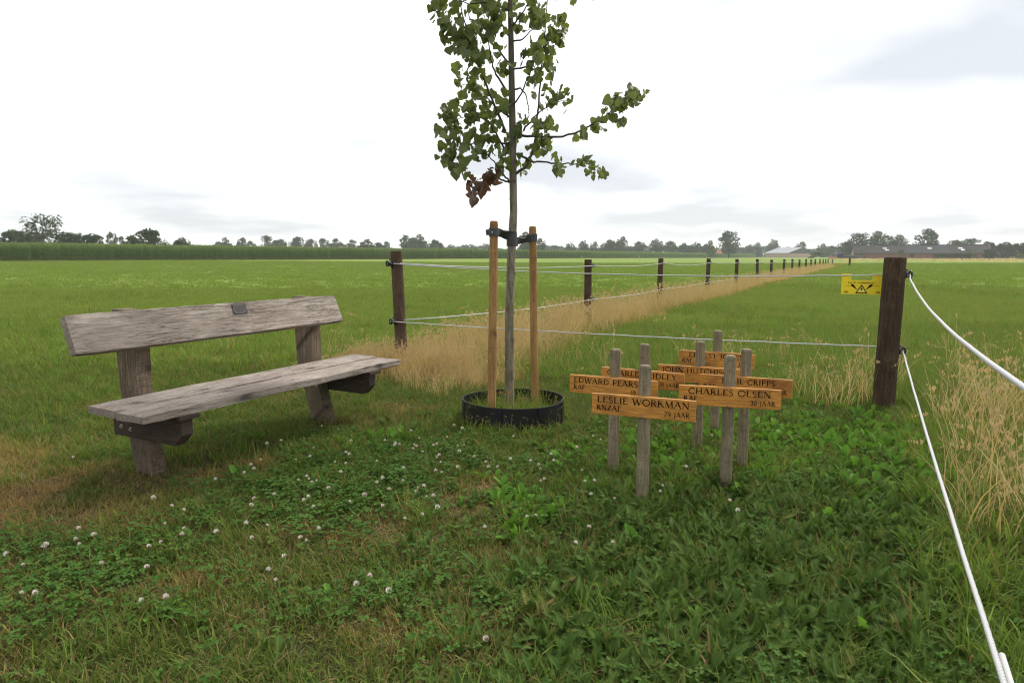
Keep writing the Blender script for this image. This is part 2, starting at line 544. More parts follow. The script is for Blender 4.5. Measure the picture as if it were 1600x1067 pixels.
gr = mixc(nt, mth(nt, 'MULTIPLY', dry_a, .8), gr, (.30, .25, .09))
nt.links.new(mixc(nt, mea_a, soil, gr), b.inputs["Base Color"])
b.inputs["Roughness"].default_value = .95
b.inputs["Specular IOR Level"].default_value = 0.05
bump(nt, b, noise(nt, pos, 14, 6, .75), .8, .05)
gme.materials.append(gm)
ground = bpy.data.objects.new("ground", gme); COL.objects.link(ground)
tag(ground, "grass covered ground of the plot and the meadows around it", "ground", kind="structure")

# ------------------------------------------------------------------ plant materials
M_lawn = plant_mat("lawn_blades", (.054, .104, .018), (.148, .228, .040), (.36, .25, .09), .34)
M_lush = plant_mat("long_blades", (.086, .160, .022), (.200, .315, .048), (.36, .29, .09), .38)
M_field = plant_mat("meadow_blades", (.128, .205, .034), (.245, .345, .062), (.34, .29, .09), .38, varn=.6)
M_dry = plant_mat("dry_stalks", (.29, .235, .090), (.66, .49, .235), (.70, .54, .29), .38, dead=(.50, .36, .20), varn=.5)
M_clov = plant_mat("clover_leaves", (.036, .098, .016), (.085, .180, .030), (.18, .16, .05), .28)
M_yar = plant_mat("yarrow_leaves", (.048, .104, .022), (.130, .212, .044), (.22, .18, .06), .30, tip=.15)
M_broad = plant_mat("broad_leaves", (.070, .180, .020), (.150, .320, .042), (.22, .21, .06), .34, tip=.1)
M_thatch = plant_mat("thatch_blades", (.20, .125, .055), (.42, .30, .14), (.44, .32, .16), .25)

def protos(fn, n):
    return [fn(k) for k in range(n)]

# ------------------------------------------------------------------ scatter fields
def along_fence(x, y):
    return (x - F0[0]) * FN[0] + (y - F0[1]) * FN[1], (x - F0[0]) * FD[0] + (y - F0[1]) * FD[1]
RP = np.array([3.046, 5.49])                      # the corner post by the warning plate
def right_of_rope(x, y):                          # > 0 outside the plot, right of the near rope
    return (x - RP[0]) * FN[0] + (y - RP[1]) * FN[1]
def past_cross(x, y):                             # > 0 beyond the rope between the two corner posts
    v = RP - F0; n = np.array([-v[1], v[0]]) / np.linalg.norm(v)
    return (x - F0[0]) * n[0] + (y - F0[1]) * n[1]
def w_yarrow(x, y):
    return sstep(-.35, .45, x - .25 * (y - 2.2) + (fnoise(x, y, .7, 8) - .5) * 1.0) * (1 - sstep(3.0, 3.9, y - .12 * x)) * (1 - sstep(.0, .5, right_of_rope(x, y)))
def w_broad(x, y):
    c = np.exp(-((x - 2.05) / 1.0) ** 2 - ((y - 4.45) / .85) ** 2)
    c = np.maximum(c, .8 * np.exp(-((x - .95) / .5) ** 2 - ((y - 4.2) / .45) ** 2))
    c = np.maximum(c, .8 * np.exp(-((x - .12) / .25) ** 2 - ((y - 3.25) / .3) ** 2))
    c = np.maximum(c, .6 * np.exp(-((x + .85) / .3) ** 2 - ((y - 4.45) / .25) ** 2))
    return c * (1 - sstep(.1, .6, right_of_rope(x, y)))
def w_clover(x, y):
    c = np.exp(-((x + .75) / .75) ** 2 - ((y - 3.65) / .75) ** 2)
    c = np.maximum(c, .7 * np.exp(-((x + 1.7) / .5) ** 2 - ((y - 2.5) / .35) ** 2))
    c = np.maximum(c, .6 * np.exp(-((x + .5) / .35) ** 2 - ((y - 2.35) / .2) ** 2))
    return c * (.35 + .9 * fnoise(x, y, .35, 21))
def in_ring(x, y):
    return np.hypot(x - .01, y - 5.1) < .36
def near_ring_wall(x, y):
    return np.abs(np.hypot(x - .01, y - 5.1) - .378) < .045

def put(name, x, y, s, tint, pro, label, cat, tilt=.12):
    keep = ~near_ring_wall(x, y)
    x, y, s, tint = x[keep], y[keep], s[keep], tint[keep]
    z = gz(x, y) + np.where(in_ring(x, y), .05, 0)
    return scatter(name, np.stack([x, y, z], 1), rots(len(x), tilt), s, tint, pro, label, cat)

# short turf of the plot
pro = protos(lambda k: proto("turf_tuft", blade_mesh("turf_tuft", M_lawn, 20, .055, .040, .115, .0052, .75, 1.0, 3, .10, .18, 100 + k)), 12)
x, y = wedge_points(1.1, 8.5, 620)
d = dryness(x, y)
keep = rng.random(len(x)) < np.clip(1.0 - .62 * w_yarrow(x, y) - .45 * w_broad(x, y) - .45 * w_clover(x, y) - .22 * d, .12, 1)
x, y, d = x[keep], y[keep], d[keep]
s = rng.uniform(.65, 1.2, len(x)) * (1 + .35 * fnoise(x, y, .5, 4)) * (1 - .3 * d)
s = s * (1 - .55 * np.exp(-((x + 1.98) ** 2 + (y - 3.68) ** 2) / .09)) * (1 - .4 * np.exp(-((x + 1.36) ** 2 + (y - 4.85) ** 2) / .05))
put("turf_grass", x, y, s, d, pro, "short uneven turf grass with parched patches covering the plot", "grass")

# dead thatch lying between the blades
pro = protos(lambda k: proto("thatch_tuft", blade_mesh("thatch_tuft", M_thatch, 20, .07, .03, .09, .003, 1.3, .6, 2, .3, .8, 150 + k)), 6)
x, y = wedge_points(1.1, 6.5, 260)
d = dryness(x, y)
keep = rng.random(len(x)) < np.clip(.10 + 1.2 * d, 0, 1)
x, y, d = x[keep], y[keep], d[keep]
put("dead_thatch", x, y, rng.uniform(.7, 1.3, len(x)), rng.random(len(x)), pro, "tan dead grass lying matted in the parched turf", "dead grass")

# longer green tufts
pro = protos(lambda k: proto("long_tuft", blade_mesh("long_tuft", M_lush, 26, .06, .10, .24, .0055, .55, 1.1, 4, .08, .05, 200 + k)), 10)
x, y = wedge_points(1.3, 12, 150)
rr_ = right_of_rope(x, y); pc_ = past_cross(x, y); sf, af = along_fence(x, y)
ring_d = np.abs(np.hypot(x - .01, y - 5.1) - .45)
wgt = .02 + .40 * sstep(.60, .78, fnoise(x, y, .45, 51)) * (1 - .8 * sstep(.2, .6, dryness(x, y)))
wgt = np.maximum(wgt, .30 * np.exp(-(ring_d / .10) ** 2))
wgt = np.maximum(wgt, .28 * in_ring(x, y))
for cx, cy, r_ in ((-1.3, 4.75, .35), (.7, 3.6, .35), (1.25, 3.95, .5), (3.0, 5.3, .5), (-1.25, 3.8, .35), (-2.9, 4.9, .6), (-.35, 1.75, .22), (-1.2, 7.3, .4), (-2.6, 4.4, .4)):
    wgt = np.maximum(wgt, .6 * np.exp(-((x - cx) ** 2 + (y - cy) ** 2) / r_ ** 2))
wgt = np.maximum(wgt, .95 * sstep(-.2, .3, pc_) * sstep(-.6, .3, sf))
wgt = np.maximum(wgt, .95 * sstep(-.05, .4, rr_))
wgt = np.maximum(wgt, .55 * (1 - sstep(-3.2, -1.6, x + .45 * (y - 5))) * sstep(4.2, 5.5, y))
keep = rng.random(len(x)) < wgt
x, y = x[keep], y[keep]
s = rng.uniform(.55, 1.15, len(x)) * np.where(in_ring(x, y), .9, 1) * np.where((past_cross(x, y) > 0) | (right_of_rope(x, y) > 0.1), 1.25, .85)
put("long_grass", x, y, s, np.clip(dryness(x, y) * .7 + rng.normal(0.05, .1, len(x)), 0, 1), pro, "longer green grass tufts round the posts and beyond the ropes", "grass")

n = 230
ra = np.concatenate([rng.uniform(.43, .52, 110), .33 * np.sqrt(rng.random(120))]); aa = rng.uniform(0, 6.283, n)
x = .008 + ra * np.cos(aa); y = 5.08 + ra * np.sin(aa)
put("ring_grass", x, y, rng.uniform(.4, .85, n) * np.where(ra < .4, 1.5, 1), rng.uniform(0, .35, n), protos(lambda k: proto("ring_tuft", blade_mesh("ring_tuft", M_lush, 12, .045, .12, .27, .006, .45, 1.0, 4, .12, .05, 260 + k, heads=.12)), 6), "grass growing up round the watering ring and inside it", "grass", .2)
# rough tufts in the nearer meadow
x, y = wedge_points(7, 30, 26, .82, 1.5)
keep = rng.random(len(x)) < sstep(.48, .72, fnoise(x, y, 2.2, 141)) * (.35 + .65 * (along_fence(x, y)[0] > 0)) * (1 - .6 * sstep(16, 30, y))
x, y = x[keep], y[keep]
put("meadow_tufts", x, y, rng.uniform(.8, 1.5, len(x)), np.clip(rng.normal(.1, .15, len(x)), 0, 1), protos(lambda k: proto("rank_tuft", blade_mesh("rank_tuft", M_lush, 26, .12, .10, .25, .010, .6, 1.1, 3, .1, .05, 280 + k)), 6), "longer rank tufts in the nearer meadow", "grass")

# clover
def clover_mesh(seed):
    rr = random.Random(seed); V = []; F = []; BL = []
    for i in range(16):
        a = rr.uniform(0, 6.283); dd = .085 * math.sqrt(rr.random()); h = rr.uniform(.02, .055)
        c = Vector((dd * math.cos(a), dd * math.sin(a), h)); rv = rr.random()
        up = Vector((rr.gauss(0, .35), rr.gauss(0, .35), 1)).normalized()
        o = len(V); V += [(c.x * .8 - .0012, c.y * .8, 0), (c.x * .8 + .0012, c.y * .8, 0), tuple(c)]; BL += [(0, rv, 0)] * 3; F.append((o, o + 1, o + 2))
        a0 = rr.uniform(0, 6.283); sc = rr.uniform(.009, .0155)
        for k in range(3):
            aa = a0 + k * 2.094
            leaf_poly(V, F, BL, [(0, .03), (.35, .34), (.75, .44), (1.0, .2)], c, Vector((math.cos(aa), math.sin(aa), .1)), up, sc, rv, 0, .2, .3)
    me = bpy.data.meshes.new("clover_patch"); me.from_pydata(V, [], F); set_bl(me, BL); me.materials.append(M_clov)
    return proto("clover_patch", me)
x, y = wedge_points(1.3, 6.5, 420)
keep = rng.random(len(x)) < np.clip(.75 * w_clover(x, y) + .02, 0, 1) * (1 - .5 * dryness(x, y))
x, y = x[keep], y[keep]
put("clover_leaves", x, y, rng.uniform(.75, 1.3, len(x)), rng.uniform(0, .25, len(x)), protos(clover_mesh, 8), "dark green clover leaves spreading through the turf between bench and tree", "clover")

# feathery yarrow
def yarrow_mesh(seed):
    rr = random.Random(seed); V = []; F = []; BL = []
    for i in range(8):
        a = rr.uniform(0, 6.283); tl = rr.uniform(.25, 1.0); L = rr.uniform(.06, .13)
        yd = Vector((math.cos(a) * math.sin(tl), math.sin(a) * math.sin(tl), math.cos(tl)))
        xd = yd.cross(Vector((0, 0, 1))).normalized(); zd = xd.cross(yd)
        b0 = Vector((rr.gauss(0, .03), rr.gauss(0, .03), -.005)); rv = rr.random(); ndiv = 11; bend = rr.uniform(.15, .5)
        cur = lambda t: b0 + yd * (L * t) - Vector((0, 0, 1)) * (bend * L * t * t)
        o = len(V); w = .0012
        for t in (0, .5, 1):
            c = cur(t); V += [tuple(c - xd * w), tuple(c + xd * w)]; BL += [(t, rv, 0)] * 2
        F += [(o, o + 1, o + 3, o + 2), (o + 2, o + 3, o + 5, o + 4)]
        oo = len(V)
        for t in (.1, .3, .55, .8, 1.0):
            c = cur(t); hw = L * .085 * math.sin(math.pi * (.10 + .86 * t)); V += [tuple(c - xd * hw + zd * hw * .4), tuple(c), tuple(c + xd * hw + zd * hw * .4)]; BL += [(t * .6, rv, 0)] * 3
        for k in range(4):
            F += [(oo + 3 * k, oo + 3 * k + 1, oo + 3 * k + 4, oo + 3 * k + 3), (oo + 3 * k + 1, oo + 3 * k + 2, oo + 3 * k + 5, oo + 3 * k + 4)]
        for k in range(ndiv):
            t = .16 + .84 * k / ndiv; c = cur(t); hw = L * .17 * math.sin(math.pi * (.12 + .86 * t)) + .002
            for sd in (-1, 1):
                tipp = c + xd * (sd * hw) + yd * (L * .07) + zd * rr.uniform(.0, .35) * hw
                c2 = cur(min(1, t + .055))
                o = len(V); V += [tuple(c), tuple(tipp), tuple(c2)]; BL += [(t * .6, rv, 0)] * 3; F.append((o, o + 1, o + 2))
    me = bpy.data.meshes.new("yarrow_rosette"); me.from_pydata(V, [], F); set_bl(me, BL); me.materials.append(M_yar)
    return proto("yarrow_rosette", me)
x, y = wedge_points(1.1, 5.0, 430)
keep = rng.random(len(x)) < np.clip(w_yarrow(x, y) * (.5 + .8 * fnoise(x, y, .3, 66)) + .02 * (x > -1), 0, 1)
x, y = x[keep], y[keep]
put("yarrow_leaves", x, y, rng.uniform(.6, 1.1, len(x)), np.clip(rng.normal(.12, .15, len(x)), 0, .8), protos(yarrow_mesh, 10), "dark feathery yarrow leaves filling the turf in the right foreground", "yarrow")

# broad leaved weeds
def broad_mesh(seed):
    rr = random.Random(seed); V = []; F = []; BL = []
    for i in range(rr.randint(6, 9)):
        a = rr.uniform(0, 6.283); tl = rr.uniform(.25, 1.1); L = rr.uniform(.045, .10)
        yd = Vector((math.cos(a) * math.sin(tl), math.sin(a) * math.sin(tl), math.cos(tl)))
        rag = [rr.uniform(.75, 1.2) for _ in range(9)]
        out = [(0, .02), (.15, .03), (.28, .10 * rag[0]), (.40, .15 * rag[1]), (.5, .13 * rag[2]), (.62, .21 * rag[3]), (.72, .17 * rag[4]), (.84, .17 * rag[5]), (.94, .10 * rag[6]), (1.0, .015)]
        leaf_poly(V, F, BL, out, Vector((rr.gauss(0, .012), rr.gauss(0, .012), -.005)), yd, Vector((0, 0, 1)) + Vector((rr.gauss(0, .3), rr.gauss(0, .3), 0)), L, rr.random(), 1.0 if rr.random() < .02 else 0, rr.uniform(.1, .5), rr.uniform(.1, .5))
    me = bpy.data.meshes.new("broadleaf_rosette"); me.from_pydata(V, [], F); set_bl(me, BL); me.materials.append(M_broad)
    return proto("broadleaf_rosette", me)
x, y = wedge_points(1.4, 7.0, 340)
keep = rng.random(len(x)) < np.clip(w_broad(x, y) * (.45 + .9 * fnoise(x, y, .4, 71)) + .004, 0, 1)
x, y = x[keep], y[keep]
put("broadleaf_weeds", x, y, rng.uniform(.55, 1.15, len(x)), np.clip(rng.normal(.05, .12, len(x)), 0, .7), protos(broad_mesh, 10), "bright green broad leaved weeds between the name boards and the corner post", "weeds")

# meadow grass, coarser with distance
pro = protos(lambda k: proto("meadow_tuft", blade_mesh("meadow_tuft", M_field, 34, .13, .07, .17, .009, .7, .9, 3, .06, .1, 300 + k)), 10)
x, y = wedge_points(7.5, 26, 85, .82, 1.5)
s = rng.uniform(.6, 1.2, len(x)) * (.75 + .6 * fnoise(x, y, 1.8, 12))
put("meadow_grass", x, y, s, np.clip(dryness(x, y) + rng.normal(0, .08, len(x)), 0, 1), pro, "bright green meadow grass between the plot and the fields", "grass")
pro = protos(lambda k: proto("pasture_tuft", blade_mesh("pasture_tuft", M_field, 44, .42, .08, .17, .03, .7, .9, 2, .05, .1, 330 + k)), 8)
x, y = wedge_points(25, 120, 4.2, .82, 4)
s = rng.uniform(.6, 1.1, len(x)) * (.7 + .6 * fnoise(x, y, 5, 12))
put("pasture_grass", x, y, s, np.clip(dryness(x, y) + rng.normal(0, .06, len(x)), 0, 1), pro, "even green pasture reaching to the maize and the barns", "grass")

# tall dry grass: strip under the paddock fence, and beside the near rope
pro = protos(lambda k: proto("dry_tuft", blade_mesh("dry_tuft", M_dry, 15, .12, .26, .74, .0055, .34, .7, 4, .15, .06, 400 + k, heads=.4)), 10)
xs, ys = [], []
n = 8200
a = rng.uniform(-1.0, 1, n); a = np.where(a < 0, a * 1.3, a ** 1.9 * 78)
wid = .55 + 1.0 * np.exp(-np.clip(a, 0, None) / 4.0)
sd = rng.uniform(-.42, 1.0, n) * wid
sd = np.where(sd < 0, sd * .55, sd)
x = F0[0] + FD[0] * a + FN[0] * sd; y = F0[1] + FD[1] * a + FN[1] * sd
keep = rng.random(n) < .55 + .6 * fnoise(x, y, .8, 5)
keep &= rng.random(n) < (1 - .85 * sstep(.45, 1.0, sd / wid)) * sstep(-1.3, 1.2, a + (fnoise(x, y, .6, 14) - .5) * 1.2)
xs.append(x[keep]); ys.append(y[keep]); hs = [(.55 + .5 * sstep(-.8, 2.5, a[keep])) * (1 - .35 * sstep(.4, 1, (sd / wid)[keep]))]
x, y = wedge_points(2.2, 9.0, 75, .85, 1.5)                # right of the near rope and round the corner post
rr_ = right_of_rope(x, y)
w = sstep(.22, .55, rr_) * (1 - sstep(1.1, 2.0, rr_)) * sstep(2.2, 3.0, y) * (1 - sstep(4.8, 6.2, y)) * .5
w = np.maximum(w, .34 * np.exp(-((x - 2.75) / .42) ** 2 - ((y - 5.85) / .45) ** 2))
w = np.maximum(w, .035 * (past_cross(x, y) > .1))
keep = rng.random(len(x)) < w * (.4 + 1.0 * fnoise(x, y, .5, 9))
xs.append(x[keep]); ys.append(y[keep]); hs.append(np.ones(keep.sum()))
x = np.concatenate(xs); y = np.concatenate(ys)
put("tall_dry_grass", x, y, rng.uniform(.6, 1.15, len(x)) * np.concatenate(hs), rng.uniform(0, .6, len(x)), pro, "tall tan dry grass under the paddock fence and beside the near rope", "dry grass", .09)

# ------------------------------------------------------------------ maize field
def corn_mesh(seed, mats):
    rr = random.Random(seed); V = []; F = []; BL = []
    H_ = rr.uniform(2.5, 2.9); rv = rr.random()
    o = len(V)
    for (zz, r) in ((0, .016), (H_ * .55, .013), (H_ * .92, .006)):
        for k in range(4):
            V.append((r * math.cos(k * 1.571), r * math.sin(k * 1.571), zz)); BL.append((0, rv, 0))
    for i in range(2):
        for k in range(4):
            F.append((o + i * 4 + k, o + i * 4 + (k + 1) % 4, o + i * 4 + 4 + (k + 1) % 4, o + i * 4 + 4 + k))
    az = rr.uniform(0, 3.14)
    for i in range(13):
        zz = .25 + (H_ * .88 - .25) * i / 12; a = az + (i % 2) * 3.14159 + rr.gauss(0, .35); L = rr.uniform(.55, .85) * (1 - .35 * i / 12); el = rr.uniform(.6, 1.0); rv = rr.random()
        o = len(V); px, pz = 0.0, zz; ang = el
        for k in range(5):
            t = k / 4; ww = .055 * (1 - t ** 2) + .004
            c = Vector((math.cos(a) * px, math.sin(a) * px, pz)); sdv = Vector((-math.sin(a), math.cos(a), .25)) * ww
            V += [tuple(c - sdv), tuple(c + sdv)]; BL += [(t, rv, 1.0 if (i < 2 and rr.random() < .5) else 0)] * 2
            px += math.cos(ang) * L / 4; pz += math.sin(ang) * L / 4; ang -= rr.uniform(.4, .65)
        for k in range(4):
            F.append((o + 2 * k, o + 2 * k + 1, o + 2 * k + 3, o + 2 * k + 2))
    for k in range(7):                 # tassel
        a = rr.uniform(0, 6.283); t = rr.uniform(.05, .6); L = rr.uniform(.18, .32); o = len(V)
        c = Vector((0, 0, H_ * .9)); e = c + Vector((math.cos(a) * math.sin(t), math.sin(a) * math.sin(t), math.cos(t))) * L; sdv = Vector((-math.sin(a), math.cos(a), 0)) * .009
        V += [tuple(c - sdv), tuple(c + sdv), tuple(e)]; BL += [(.5, rv, .6)] * 3; F.append((o, o + 1, o + 2))
    me = bpy.data.meshes.new("maize_plant"); me.from_pydata(V, [], F); set_bl(me, BL); me.materials.append(mats)
    return proto("maize_plant", me)
M_corn = plant_mat("maize_leaves", (.075, .150, .028), (.200, .310, .080), (.25, .22, .09), .30, dead=(.33, .27, .12), tip=.2)
xs, ys = [], []
for row in range(14):
    t = -48.0
    tl = []
    while t < 470:
        tl.append(t); t += (.20 if t < 200 else .34) * random.uniform(.7, 1.3) * (1 if row < 6 else 1.6)
    tl = np.array(tl); off = row * .72 + rng.normal(0, .05, len(tl))
    xs.append(CA[0] + CDIR[0] * tl + CNOR[0] * off); ys.append(CA[1] + CDIR[1] * tl + CNOR[1] * off)
x = np.concatenate(xs); y = np.concatenate(ys)
sc_ = 1.07 * rng.uniform(.92, 1.04, len(x)) * (.95 + .12 * fnoise(x, y, 6, 2))
scatter("maize_field", np.stack([x, y, gz(x, y)], 1), rots(len(x), .04), sc_, rng.uniform(0, .3, len(x)), protos(lambda k: corn_mesh(500 + k, M_corn), 6), "long field of tall green maize along the far left meadow edge", "maize")
# pale verge in front of the maize
n = 5200
t = rng.uniform(-48, 470, n); off = rng.uniform(-2.2, 0.3, n)
x = CA[0] + CDIR[0] * t + CNOR[0] * off; y = CA[1] + CDIR[1] * t + CNOR[1] * off
pro = protos(lambda k: proto("verge_tuft", blade_mesh("verge_tuft", M_field, 26, .3, .08, .22, .03, .5, .6, 2, .2, .05, 450 + k)), 4)
scatter("maize_verge", np.stack([x, y, gz(x, y)], 1), rots(n), rng.uniform(.6, 1.2, n), np.clip(rng.normal(.55, .2, n), 0, 1), pro, "pale rough grass verge at the foot of the maize", "grass")
# rough grass before the barns
n = 2600
x = rng.uniform(75, 250, n); y = rng.uniform(150, 285, n)
pro = protos(lambda k: proto("rough_tuft", blade_mesh("rough_tuft", M_dry, 26, .6, .3, .7, .05, .5, .6, 2, .1, .05, 470 + k)), 4)
keep = (x / y > .46) & (x / y < .86) & (rng.random(n) < .4 + .6 * (y > 205))
x, y = x[keep], y[keep]
scatter("rough_grass", np.stack([x, y, gz(x, y)], 1), rots(len(x)), rng.uniform(.6, 1.3, len(x)), rng.random(len(x)), pro, "rough yellowish grass on the far side of the right meadow", "dry grass")

# ================================================================== THE THINGS
def P_plank(L, A, B, seed=0, step=.09, rad=.006, jit=.0018):
    """a sawn plank x 0..L, y 0..A, z 0..B with eased, slightly worn edges"""
    rr = random.Random(seed); m = MB()
    sec = []
    for (cy, cz, a0) in ((A - rad, B - rad, 0), (rad, B - rad, 90), (rad, rad, 180), (A - rad, rad, 270)):
        for k in range(3):
            a = R(a0 + 45 * k); sec.append((cy + rad * math.cos(a), cz + rad * math.sin(a)))
    n = max(3, int(L / step)); off = [(0, 0)] * len(sec); ns = len(sec)
    vs_ = []; fs_ = []
    for i in range(n + 1):
        off = [(.7 * o[0] + rr.gauss(0, jit), .7 * o[1] + rr.gauss(0, jit)) for o in off]
        inset = rad * .5 if i in (0, n) else 0
        for q, o in zip(sec, off):
            y = q[0] + o[0] * .6; z = q[1] + o[1] * .6
            y = A / 2 + (y - A / 2) * (1 - inset / A * 2); z = B / 2 + (z - B / 2) * (1 - inset / B * 2)
            vs_.append((L * i / n + (rr.gauss(0, .001) if i in (0, n) else 0), y, z))
    for i in range(n):
        for k in range(ns):
            k2 = (k + 1) % ns
            fs_.append((i * ns + k, i * ns + k2, (i + 1) * ns + k2, (i + 1) * ns + k))
    fs_.append(tuple(range(ns))[::-1]); fs_.append(tuple(n * ns + k for k in range(ns)))
    m.add(vs_, fs_)
    return m

M_oak = wood_mat("weathered_oak", (.46, .40, .345), (.17, .135, .108), (.04, .032, .027), (1, 15, 15), .85, .45)
M_oakd = wood_mat("weathered_oak_beam", (.27, .205, .145), (.105, .078, .055), (.03, .022, .018), (14, 14, 1), .85, .5, green=(.09, .085, .045))
M_beam = wood_mat("dark_oak_beam", (.105, .078, .062), (.05, .037, .030), (.02, .015, .012), (14, 1, 14), .85, .5, knots=False)
M_steel = plain_mat("galvanised_steel", (.55, .55, .53), .35, .15, 60, metal=1.0)
M_plaque = plain_mat("dark_bronze", (.055, .050, .047), .55, .3, 40, metal=.3)
M_plaqtx = plain_mat("plaque_print", (.022, .02, .02), .6, .1)

# ------------------------------------------------------------------ bench
bench = thing("park_bench", "weathered grey oak plank bench with a small dark plaque on its back", "bench", (-1.839, 3.333, 0), 1.102)
sp1 = P_plank(2.156, .226, .045, 1).build("seat_plank", M_oak, bench, loc=(0, 0, .410))
sp2 = P_plank(2.150, .224, .045, 2).build("seat_plank", M_oak, bench, loc=(.002, .232, .4165), rot=(.03, 0, 0))
back = P_plank(2.030, .058, .212, 3).build("backrest", M_oak, bench, loc=(-.064, .40, .752), rot=(-.371, 0, 0))
for u0, fw in ((.29, .06), (1.685, .13)):
    m = MB(); m.prism([(.36 - fw, -.35), (.52 - fw, -.35), (.618, .47), (.632, .735), (.645, .950), (.537, .950), (.4625, .735), (.4625, .455)], 'x', u0, u0 + .095)
    m.build("leg", M_oakd, bench, bevel=.006)
for (a, bq, bs) in ((.216, .2885, -1), (1.7815, 1.852, 1)):
    m = MB(); m.prism([(.585, .245), (.585, .387), (.012, .387), (.012, .302), (.075, .238)], 'x', a, bq)
    bm_ = m.build("support_beam", M_beam, bench, bevel=.005)
    m = MB(); m.box(a - .02, bq + .03, -.015, .44, .3885, .4085); m.build("packing_board", M_beam, bench, bevel=.003)
    for (yy, zz) in ((.51, .300), (.43, .292)):
        xx = a if bs < 0 else 1.684
        m = MB(); m.tube([(xx - .012, yy, zz), (xx + .002, yy, zz)], .008, 8); m.tube([(xx - .004, yy, zz), (xx + .001, yy, zz)], .0135, 12)
        m.build("bolt", M_steel, bm_)
m = MB(); m.box(-.056, .056, -.004, -.001, -.032, .032)
for sx in (-1, 1):
    for sz in (-1, 1):
        m.tube([(sx * .046, -.001, sz * .023), (sx * .046, -.007, sz * .023)], .006, 8)
plq = m.build("plaque", M_plaque, back, loc=(1.095, 0, .165))
m = MB()
for k, w_ in enumerate((.030, .036, .026)):
    m.box(-w_, w_, -.0052, -.0042, .012 - .013 * k, .016 - .013 * k)
m.build("plaque_print", M_plaqtx, back, loc=(1.095, 0, .165))

